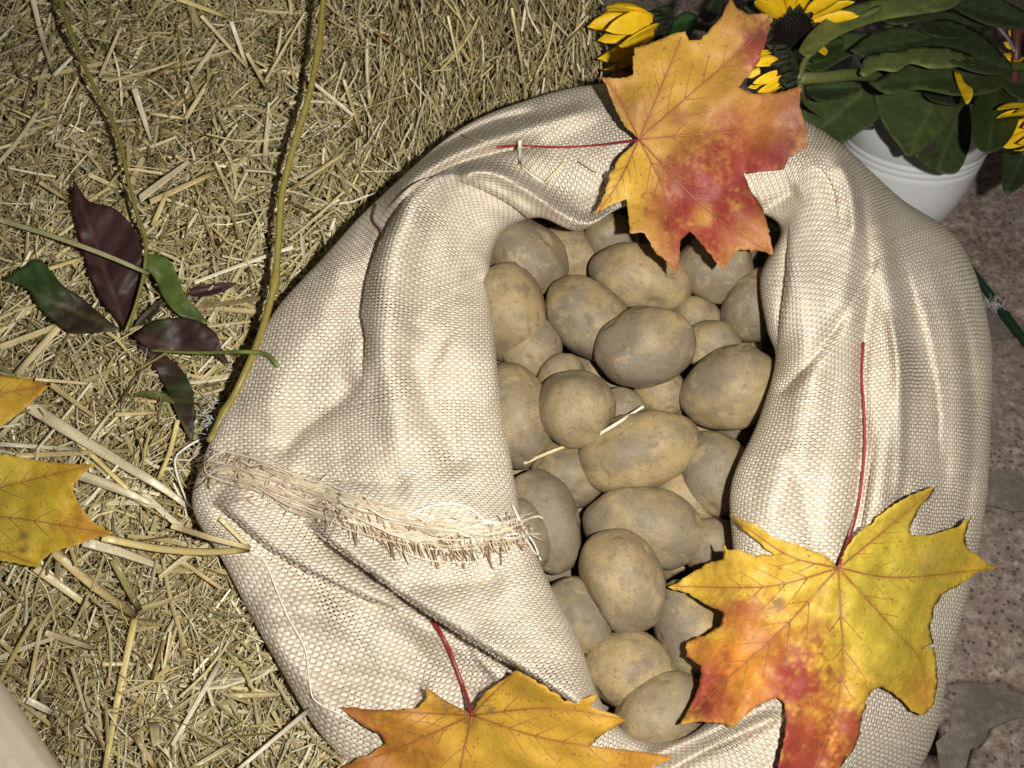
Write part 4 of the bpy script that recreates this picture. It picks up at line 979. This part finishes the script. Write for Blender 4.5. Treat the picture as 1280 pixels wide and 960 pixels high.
# ------------------------------------------------------------------ single straws lying on other things
def loose(line, wpx, tone, label, lifts):
    hs = [float(surf(np.array(float(x)), np.array(float(y))))+l for (x, y), l in zip(line, lifts)]
    o = stalk(line, wpx, tone, hs=hs, name='straw_piece'); tag(o, label, 'straw'); return o
loose([(655, 579), (700, 560), (733, 552)], 5, PALE, 'thin straw lying between potatoes near the left cloth edge', (.006, .004, .004))
loose([(731, 553), (765, 533), (804, 508)], 5, WHT, 'thin pale straw resting on the round and the long speckled potato', (.004, .012, .012))
loose([(650, 176), (650, 206)], 6, WHT, 'short upright straw bit crossing the dark red leaf stem on the back rim', (.003, .003))
loose([(650, 206), (666, 219), (681, 229)], 6, WHT, 'pale bent straw on the back rim below the red leaf stem', (.003, .003, .003))
loose([(681, 229), (706, 202)], 4.5, PALE, 'thin straw slanting up from the bent straw on the back rim', (.003, .003))
loose([(128, 672), (200, 686), (262, 690), (313, 686)], 12, YEL, 'flat yellow straw blade reaching from yellow leaf to the frayed sack corner', (.012, .012, .014, .010))
loose([(215, 657), (262, 672), (313, 685)], 9, PALE, 'tan straw lying above the flat yellow straw blade by the sack corner', (.013, .014, .014))
loose([(275, 648), (295, 668), (313, 686)], 7, PALE, 'short straw folded down onto the frayed sack corner', (.006, .006, .008))
loose([(388, 886), (350, 918), (295, 964)], 7, WHT, 'white straw sticking out from under the sack at the bottom', (.004, .016, .014))
hs = [-.014, -.004, .002, -.002]
tag(stalk([(-10, 272), (60, 293), (130, 318), (186, 342)], 9, (.42, .40, .20), hs=[-.025, -.018, -.012, -.014], name='straw_piece'), 'long greenish straw lying across the upright purple leaf', 'straw')
tag(stalk([(60, 336), (104, 322)], 8, YEL, hs=[-.035, -.033], name='straw_piece'), 'short orange-yellow straw beside the upright purple leaf', 'straw')
# fluff caught between the twig and the sack
fz = []
for k in range(36):
    x, y = rng.normal(258, 6), rng.normal(520, 13); an = rng.uniform(0, 6.28); ln = rng.uniform(6, 13)
    q = [(x, y), (x+math.cos(an)*ln*.5+rng.normal(0, 3), y+math.sin(an)*ln*.5+rng.normal(0, 3)), (x+math.cos(an+.8)*ln, y+math.sin(an+.8)*ln)]
    q = catmull(q, 6); fz.append(tube(P(q[:, 0], q[:, 1], np.full(6, -.040+rng.uniform(0, .022))), .00026, 3))
v, f = merge(fz); c = v.mean(0); o = link('fibre_tuft', mesh_np('fibre_tuft', v-c, f), M_FLUFF); o.location = c
tag(o, 'small tuft of white fibres caught between bare stem and purple leaf', 'fluff')

# ------------------------------------------------------------------ white pot
base = PZ(np.array(1112.), np.array(283.), 0.009)
pot = empty('flower_pot', tuple(base), 'glossy white pot with three fine rings, behind the sack', 'flower pot')
pot.scale = (.75, .75, .86)
pot.rotation_euler = (math.radians(-13), 0, math.radians(0))
bpy.context.view_layer.update()
prof = [(.0, .0), (.050, .0), (.055, .002), (.0555, .006), (.053, .008), (.056, .010), (.0565, .013), (.055, .016), (.063, .024), (.074, .042), (.083, .064), (.089, .086), (.0925, .108), (.0935, .114), (.0925, .1152), (.0942, .117), (.0950, .122), (.0938, .1235), (.0956, .125), (.0962, .130), (.0950, .1315), (.0968, .133), (.0990, .165), (.1005, .19), (.1012, .212), (.103, .216), (.103, .220), (.099, .222), (.096, .218), (.094, .19), (.0, .188)]
def lathe(prof, n=72):
    a = np.arange(n)/n*2*math.pi; pr = np.array(prof)
    v = np.stack([pr[:, 0, None]*np.cos(a), pr[:, 0, None]*np.sin(a), np.broadcast_to(pr[:, 1, None], (len(pr), n))], -1).reshape(-1, 3)
    i = np.arange(len(pr)-1)[:, None]*n; j = np.arange(n)[None]; jn = (j+1) % n
    return v, np.stack([i+j, i+jn, i+n+jn, i+n+j], -1).reshape(-1, 4)
v, f = lathe(prof); link('pot_body', mesh_np('pot_body', v, f), M_POT, pot)
v, f = lathe([(.0965, .199), (.05, .203), (.0, .204)], 40); link('soil', mesh_np('soil', v, f), M_SOIL, pot)

# ------------------------------------------------------------------ the flowering plant in it
plant = empty('flowering_plant', tuple(base+np.array([0, .03, .17])), 'bushy green plant with yellow dark-centred flowers growing in the white pot', 'potted plant')
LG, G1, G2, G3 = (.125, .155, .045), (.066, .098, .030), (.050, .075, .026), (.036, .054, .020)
def dplane(d0, gx, gy, cx, cy): return lambda x, y: d0*.86 + gx*(x-cx)/100 + gy*(y-cy)/100
PLA, PLB, PLC = 1.13, 1.13, 1.11
LEAVES = [
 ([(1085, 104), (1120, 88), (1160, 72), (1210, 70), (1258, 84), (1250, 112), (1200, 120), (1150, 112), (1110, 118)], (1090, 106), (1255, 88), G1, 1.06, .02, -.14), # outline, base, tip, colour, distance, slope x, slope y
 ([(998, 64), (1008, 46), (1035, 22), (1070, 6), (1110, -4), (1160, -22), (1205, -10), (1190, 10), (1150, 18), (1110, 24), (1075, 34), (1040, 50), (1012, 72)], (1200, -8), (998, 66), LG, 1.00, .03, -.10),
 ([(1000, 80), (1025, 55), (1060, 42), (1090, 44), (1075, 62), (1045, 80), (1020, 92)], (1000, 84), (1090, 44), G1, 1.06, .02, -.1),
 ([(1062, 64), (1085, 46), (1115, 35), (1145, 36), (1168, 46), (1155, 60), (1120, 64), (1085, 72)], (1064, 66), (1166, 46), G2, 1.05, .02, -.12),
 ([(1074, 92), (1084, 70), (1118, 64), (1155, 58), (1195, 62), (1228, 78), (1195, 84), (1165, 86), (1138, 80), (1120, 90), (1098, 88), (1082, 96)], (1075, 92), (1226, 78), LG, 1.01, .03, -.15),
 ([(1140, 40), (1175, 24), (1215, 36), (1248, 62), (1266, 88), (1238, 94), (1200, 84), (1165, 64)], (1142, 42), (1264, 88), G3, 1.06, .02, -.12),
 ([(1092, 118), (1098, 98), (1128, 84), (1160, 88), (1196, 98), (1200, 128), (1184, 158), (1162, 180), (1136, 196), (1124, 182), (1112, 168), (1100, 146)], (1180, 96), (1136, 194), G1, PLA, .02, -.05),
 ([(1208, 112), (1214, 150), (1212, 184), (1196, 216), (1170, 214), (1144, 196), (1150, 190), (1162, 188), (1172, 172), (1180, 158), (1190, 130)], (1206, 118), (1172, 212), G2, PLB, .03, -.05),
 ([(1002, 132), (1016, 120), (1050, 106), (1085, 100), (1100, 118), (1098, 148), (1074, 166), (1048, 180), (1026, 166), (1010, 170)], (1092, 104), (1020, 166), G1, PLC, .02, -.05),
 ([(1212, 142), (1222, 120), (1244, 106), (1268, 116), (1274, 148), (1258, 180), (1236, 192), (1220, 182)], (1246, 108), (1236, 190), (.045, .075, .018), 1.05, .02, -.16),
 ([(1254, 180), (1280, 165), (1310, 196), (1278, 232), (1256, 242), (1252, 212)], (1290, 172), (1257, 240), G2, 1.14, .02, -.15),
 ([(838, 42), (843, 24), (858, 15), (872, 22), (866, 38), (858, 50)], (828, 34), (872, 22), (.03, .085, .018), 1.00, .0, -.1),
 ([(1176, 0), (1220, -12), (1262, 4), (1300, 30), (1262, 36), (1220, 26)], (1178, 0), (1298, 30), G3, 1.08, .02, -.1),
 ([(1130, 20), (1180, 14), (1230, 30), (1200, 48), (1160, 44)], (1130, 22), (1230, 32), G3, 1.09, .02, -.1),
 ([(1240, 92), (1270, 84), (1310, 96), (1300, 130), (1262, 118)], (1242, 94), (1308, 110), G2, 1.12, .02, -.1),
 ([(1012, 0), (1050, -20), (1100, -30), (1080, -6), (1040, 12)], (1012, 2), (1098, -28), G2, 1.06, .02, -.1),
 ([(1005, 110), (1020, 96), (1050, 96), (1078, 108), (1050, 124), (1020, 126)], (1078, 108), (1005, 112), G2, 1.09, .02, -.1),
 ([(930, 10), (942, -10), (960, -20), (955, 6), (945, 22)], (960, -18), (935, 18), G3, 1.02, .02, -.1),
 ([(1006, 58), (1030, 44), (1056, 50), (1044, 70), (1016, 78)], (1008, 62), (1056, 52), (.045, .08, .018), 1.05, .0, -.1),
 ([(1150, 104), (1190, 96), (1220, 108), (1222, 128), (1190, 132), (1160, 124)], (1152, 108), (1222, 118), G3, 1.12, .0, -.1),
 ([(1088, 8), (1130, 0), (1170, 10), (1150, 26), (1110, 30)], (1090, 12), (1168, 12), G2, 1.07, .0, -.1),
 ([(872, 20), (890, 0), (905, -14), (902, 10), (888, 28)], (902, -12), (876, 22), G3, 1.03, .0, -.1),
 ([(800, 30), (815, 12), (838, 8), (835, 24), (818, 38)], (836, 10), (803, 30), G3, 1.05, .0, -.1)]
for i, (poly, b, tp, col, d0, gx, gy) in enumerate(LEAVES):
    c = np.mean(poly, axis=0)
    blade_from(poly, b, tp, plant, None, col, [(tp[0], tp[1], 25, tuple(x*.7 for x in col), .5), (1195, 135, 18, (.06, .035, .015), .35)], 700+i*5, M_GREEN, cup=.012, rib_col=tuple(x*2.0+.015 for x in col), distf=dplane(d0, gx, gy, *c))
def branch(line, rad, tone, name='stem'):
    q = np.array(line, float); p = catmull(PD(q[:, 0], q[:, 1], q[:, 2]*.86), 18)
    v, f = tube(p, rad, 8); part(name, plant, v, f, M_STEM, col=np.broadcast_to(np.array(tone), (len(v), 3)))
branch([(998, 98, .955), (1030, 97, .97), (1068, 93, 1.0), (1100, 100, 1.07), (1120, 130, 1.18)], .0048, (.13, .15, .045))
branch([(998, 98, .95), (1010, 70, .96), (1040, 40, .985), (1100, 10, 1.0)], .0026, (.12, .14, .05))
branch([(1000, 106, .97), (1008, 130, 1.03), (1040, 150, 1.13), (1090, 160, 1.2)], .0020, (.15, .16, .08))
branch([(815, 34, 1.0), (850, 30, 1.02), (900, 40, 1.06), (980, 70, 1.12), (1060, 110, 1.2)], .003, (.06, .09, .03))
branch([(1110, 36, 1.10), (1112, 20, 1.08), (1118, 0, 1.05)], .004, (.09, .13, .03))
branch([(1130, 36, 1.09), (1136, 16, 1.07), (1144, -10, 1.05)], .0022, (.14, .14, .06))
branch([(1255, 84, 1.10), (1300, 82, 1.06), (1340, 80, 1.05)], .004, (.10, .11, .03))
branch([(1265, 130, 1.12), (1270, 70, 1.12), (1272, 20, 1.10)], .004, (.10, .035, .03))
branch([(1240, 26, 1.07), (1258, 46, 1.06), (1268, 64, 1.05)], .0012, (.22, .20, .22))
def flower(cpx, axis, r_disc, npet, plen, pwid, opening, droop, faces, seed, face_out=True, gap=None):
    """disc, calyx and petals; axis is the direction the flower faces; opening is the petal angle from the axis"""
    r = np.random.default_rng(seed)
    c = PD(np.array(float(cpx[0])), np.array(float(cpx[1])), cpx[2]*.86); ax = np.array(axis, float); ax /= np.linalg.norm(ax)
    u = np.cross(ax, [.2, .1, .97]); u /= np.linalg.norm(u); w_ = np.cross(ax, u)
    fl = bpy.data.objects.new('flower', None); COL.objects.link(fl); fl.parent = plant; fl.location = local(c, plant); fl.empty_display_size = .01
    org = c
    n = 150                                                     # seed disc: many small florets
    its = []
    core_v, core_f = lathe([(.0, -.003), (r_disc*.95, -.003), (r_disc*.95, .001), (r_disc*.7, r_disc*.28), (r_disc*.3, r_disc*.42), (.0, r_disc*.45)], 18)
    its.append((core_v @ np.stack([u, w_, ax]), np.vstack([core_f[:, [0, 1, 2]], core_f[:, [0, 2, 3]]])))
    for k in range(n):
        rr = r_disc*math.sqrt((k+.5)/n); a = k*2.39996; top = r_disc*.45*(1-(rr/r_disc)**2)
        d = u*math.cos(a)*rr + w_*math.sin(a)*rr + ax*top
        lean = (u*math.cos(a)+w_*math.sin(a))*.5*rr/r_disc + ax
        its.append(tube(np.array([d, d+lean*.0028, d+lean*.0042]), np.array([.0008, .0009, .0003]), 4))
    v, f = merge(its); link('disc', mesh_np('disc', v, f), M_DISC, fl)
    cv, cf = [], []
    its = []
    lv, lf = lathe([(.0, -.014), (r_disc*.55, -.013), (r_disc*1.0, -.006), (r_disc*1.05, .000), (r_disc*.9, .001)], 16)
    its.append((lv @ np.stack([u, w_, ax]), np.vstack([lf[:, [0, 1, 2]], lf[:, [0, 2, 3]]])))
    for k in range(14):                                         # green bracts round the calyx
        a = k/14*6.283+r.normal(0, .1); rd = u*math.cos(a)+w_*math.sin(a)
        pp = np.array([rd*r_disc*.95-ax*.008, rd*r_disc*1.15+ax*.002, rd*r_disc*(1.35+r.uniform(0, .35))+ax*r.uniform(-.004, .010)])
        its.append(tube(pp, np.array([.0028, .0026, .0004]), 5))
    v, f = merge(its); link('calyx', mesh_np('calyx', v, f), M_CALYX, fl)
    for k in range(npet):
        a = k/npet*2*math.pi + r.normal(0, .07)
        rd = u*math.cos(a) + w_*math.sin(a)
        if gap is not None and gap(rd @ RT, rd @ UP): continue
        op = opening + r.normal(0, .10)
        out = rd*math.sin(op) + ax*math.cos(op); side = np.cross(out, rd); sn = np.linalg.norm(side)
        side = np.cross(ax, rd); nrm = np.cross(side, out)
        L = plen*r.uniform(.85, 1.1); W = pwid*r.uniform(.85, 1.1); m, ww = 9, 5
        s = np.linspace(0, 1, m); wd = W*np.sin(np.clip(s*.93+.07, 0, 1)*math.pi)**.62*(1-.10*s)
        cl = rd*r_disc*.92 + (s*L)[:, None]*out - nrm*(droop*L*s**2)[:, None]
        tw_ = r.normal(0, .25)
        pts_ = []
        for b in np.linspace(-.5, .5, ww):
            pts_.append(cl + side*(wd*b)[:, None]*math.cos(tw_) + nrm*((wd*(abs(b)*.55+b*math.sin(tw_)) + .0007*math.cos(b*18))[:, None]))
        v = np.stack(pts_, 1).reshape(-1, 3); ii = np.arange(m-1)[:, None]*ww; jj = np.arange(ww-1)[None]
        f = np.stack([ii+jj, ii+jj+1, ii+ww+jj+1, ii+ww+jj], -1).reshape(-1, 4)
        col = np.repeat(np.array([(.78, .50, .012)])*(1-.35*(1-s)[:, None]**3*np.array([.2, .6, .5])), ww, axis=0)
        o = link('petal', mesh_np('petal', v, f, col=col), M_PETAL, fl)
        md = o.modifiers.new('thickness', 'SOLIDIFY'); md.thickness = .0004
    return fl
SEE = -FW
flower((816, 34, .99), -RT*1.0 - UP*.30 + SEE*.15, .009, 9, .044, .019, .42, .10, None, 31)
flower((990, 36, .975), SEE*.55 - UP*.65 + RT*.05, .0145, 16, .034, .0125, 1.45, .12, None, 32, gap=lambda x, y: y < .10)
flower((972, 86, .885), -RT*1.0 - UP*.30 - SEE*.12, .0140, 12, .023, .008, .20, .05, None, 33)
flower((1306, 152, 1.03), -RT*.9 - UP*.35 + SEE*.1, .011, 9, .036, .013, .40, .12, None, 34)
flower((1288, 60, 1.12), -RT*.3 + UP*.2 + SEE*.6, .010, 10, .016, .007, 1.2, .2, None, 35)
# withered yellow petals still hanging in the leaves
def hang(poly, d0, b, tp):
    c = np.mean(poly, axis=0)
    blade_from(poly, b, tp, plant, None, (.70, .44, .015), [], 901+int(c[0]), M_PETAL, name='petal', cup=.006, distf=dplane(d0, .0, -.1, *c))
hang([(1192, 88), (1200, 92), (1206, 104), (1216, 112), (1214, 124), (1208, 130), (1202, 118), (1196, 104)], 1.03, (1192, 89), (1209, 130))
hang([(1014, 54), (1022, 52), (1034, 62), (1032, 69), (1022, 64)], 1.03, (1015, 54), (1033, 67))
hang([(1252, 72), (1263, 72), (1262, 79), (1252, 79)], 1.06, (1252, 75), (1263, 76))
# dry orange leaf between the bale and the pot
dl = empty('dry_leaf', tuple(PD(np.array(782.), np.array(85.), .9)), 'brownish orange leaf half hidden under the yellow petals by the bale corner', 'leaf')
blade_from([(764, 97), (768, 84), (778, 72), (792, 62), (812, 56), (815, 80), (802, 102), (780, 104)], (812, 60), (766, 96), dl, None, (.36, .17, .03), [(775, 80, 14, (.30, .10, .02), .5)], 955, M_MAPLE, name='blade', cup=.006, distf=dplane(1.0, .05, -.1, 782, 85))

# ------------------------------------------------------------------ cord on the paving, wooden pole at the lower left
q = catmull([(1120, 225), (1150, 258), (1178, 290), (1206, 328), (1240, 372), (1282, 428), (1340, 505)], 40)
v, f = tube(PZ(q[:, 0], q[:, 1], .014), .0045, 10); c = v.mean(0)
o = link('garden_cord', mesh_np('garden_cord', v-c, f), M_CORD); o.location = c
tag(o, 'dark green cord lying on the reddish stone paving beside the sack', 'cord')
fz = []
for k in range(30):
    c0 = PZ(np.array(1245.), np.array(381.), .022)+rng.normal(0, .0035, 3)*np.array([1.2, .8, .6]); d = rng.normal(0, 1, 3); d /= np.linalg.norm(d)
    fz.append(tube(np.array([c0, c0+d*.006+rng.normal(0, .002, 3), c0+d*.008]), .0004, 3))
v, f = merge(fz); c = v.mean(0); o = link('fibre_tuft', mesh_np('fibre_tuft', v-c, f), M_FLUFF); o.location = c
tag(o, 'tiny pale tuft of fibres stuck on the dark green cord', 'fluff')
# pole: a rounded bar lying over the front of the bale
a = P(np.array(-98.), np.array(858.), .06); b = P(np.array(57.), np.array(1095.), .06)
dirv = (b-a)/np.linalg.norm(b-a); sidev = np.cross(dirv, NPL); sidev /= np.linalg.norm(sidev); upv = np.cross(sidev, dirv)
rr = .034; ang = np.arange(28)/28*2*math.pi; ln = np.linspace(-.25, .35, 13)
wobble = Waves(77, .5, 2)
v = np.stack([[dirv*l + (sidev*math.cos(t_)+upv*math.sin(t_)*.8)*rr*(1+.012*float(wobble(l, t_*.1))) for t_ in ang] for l in ln]).reshape(-1, 3)
i = np.arange(12)[:, None]*28; j = np.arange(28)[None]; jn = (j+1) % 28
f = np.stack([i+j, i+jn, i+28+jn, i+28+j], -1).reshape(-1, 4)
f = np.vstack([np.vstack([f[:, [0, 1, 2]], f[:, [0, 2, 3]]]), [[0, k+1, k] for k in range(1, 27)], [[12*28, 12*28+k, 12*28+k+1] for k in range(1, 27)]])
vl = np.c_[v @ dirv, v @ sidev, v @ upv]
o = link('wooden_pole', mesh_np('wooden_pole', vl, f), M_WOOD)
mid = (a+b)/2 + sidev*0.0
o.matrix_world = Matrix(((dirv[0], sidev[0], upv[0], mid[0]), (dirv[1], sidev[1], upv[1], mid[1]), (dirv[2], sidev[2], upv[2], mid[2]), (0, 0, 0, 1)))
tag(o, 'smooth pale wooden pole crossing the lower left corner above the straw', 'pole')
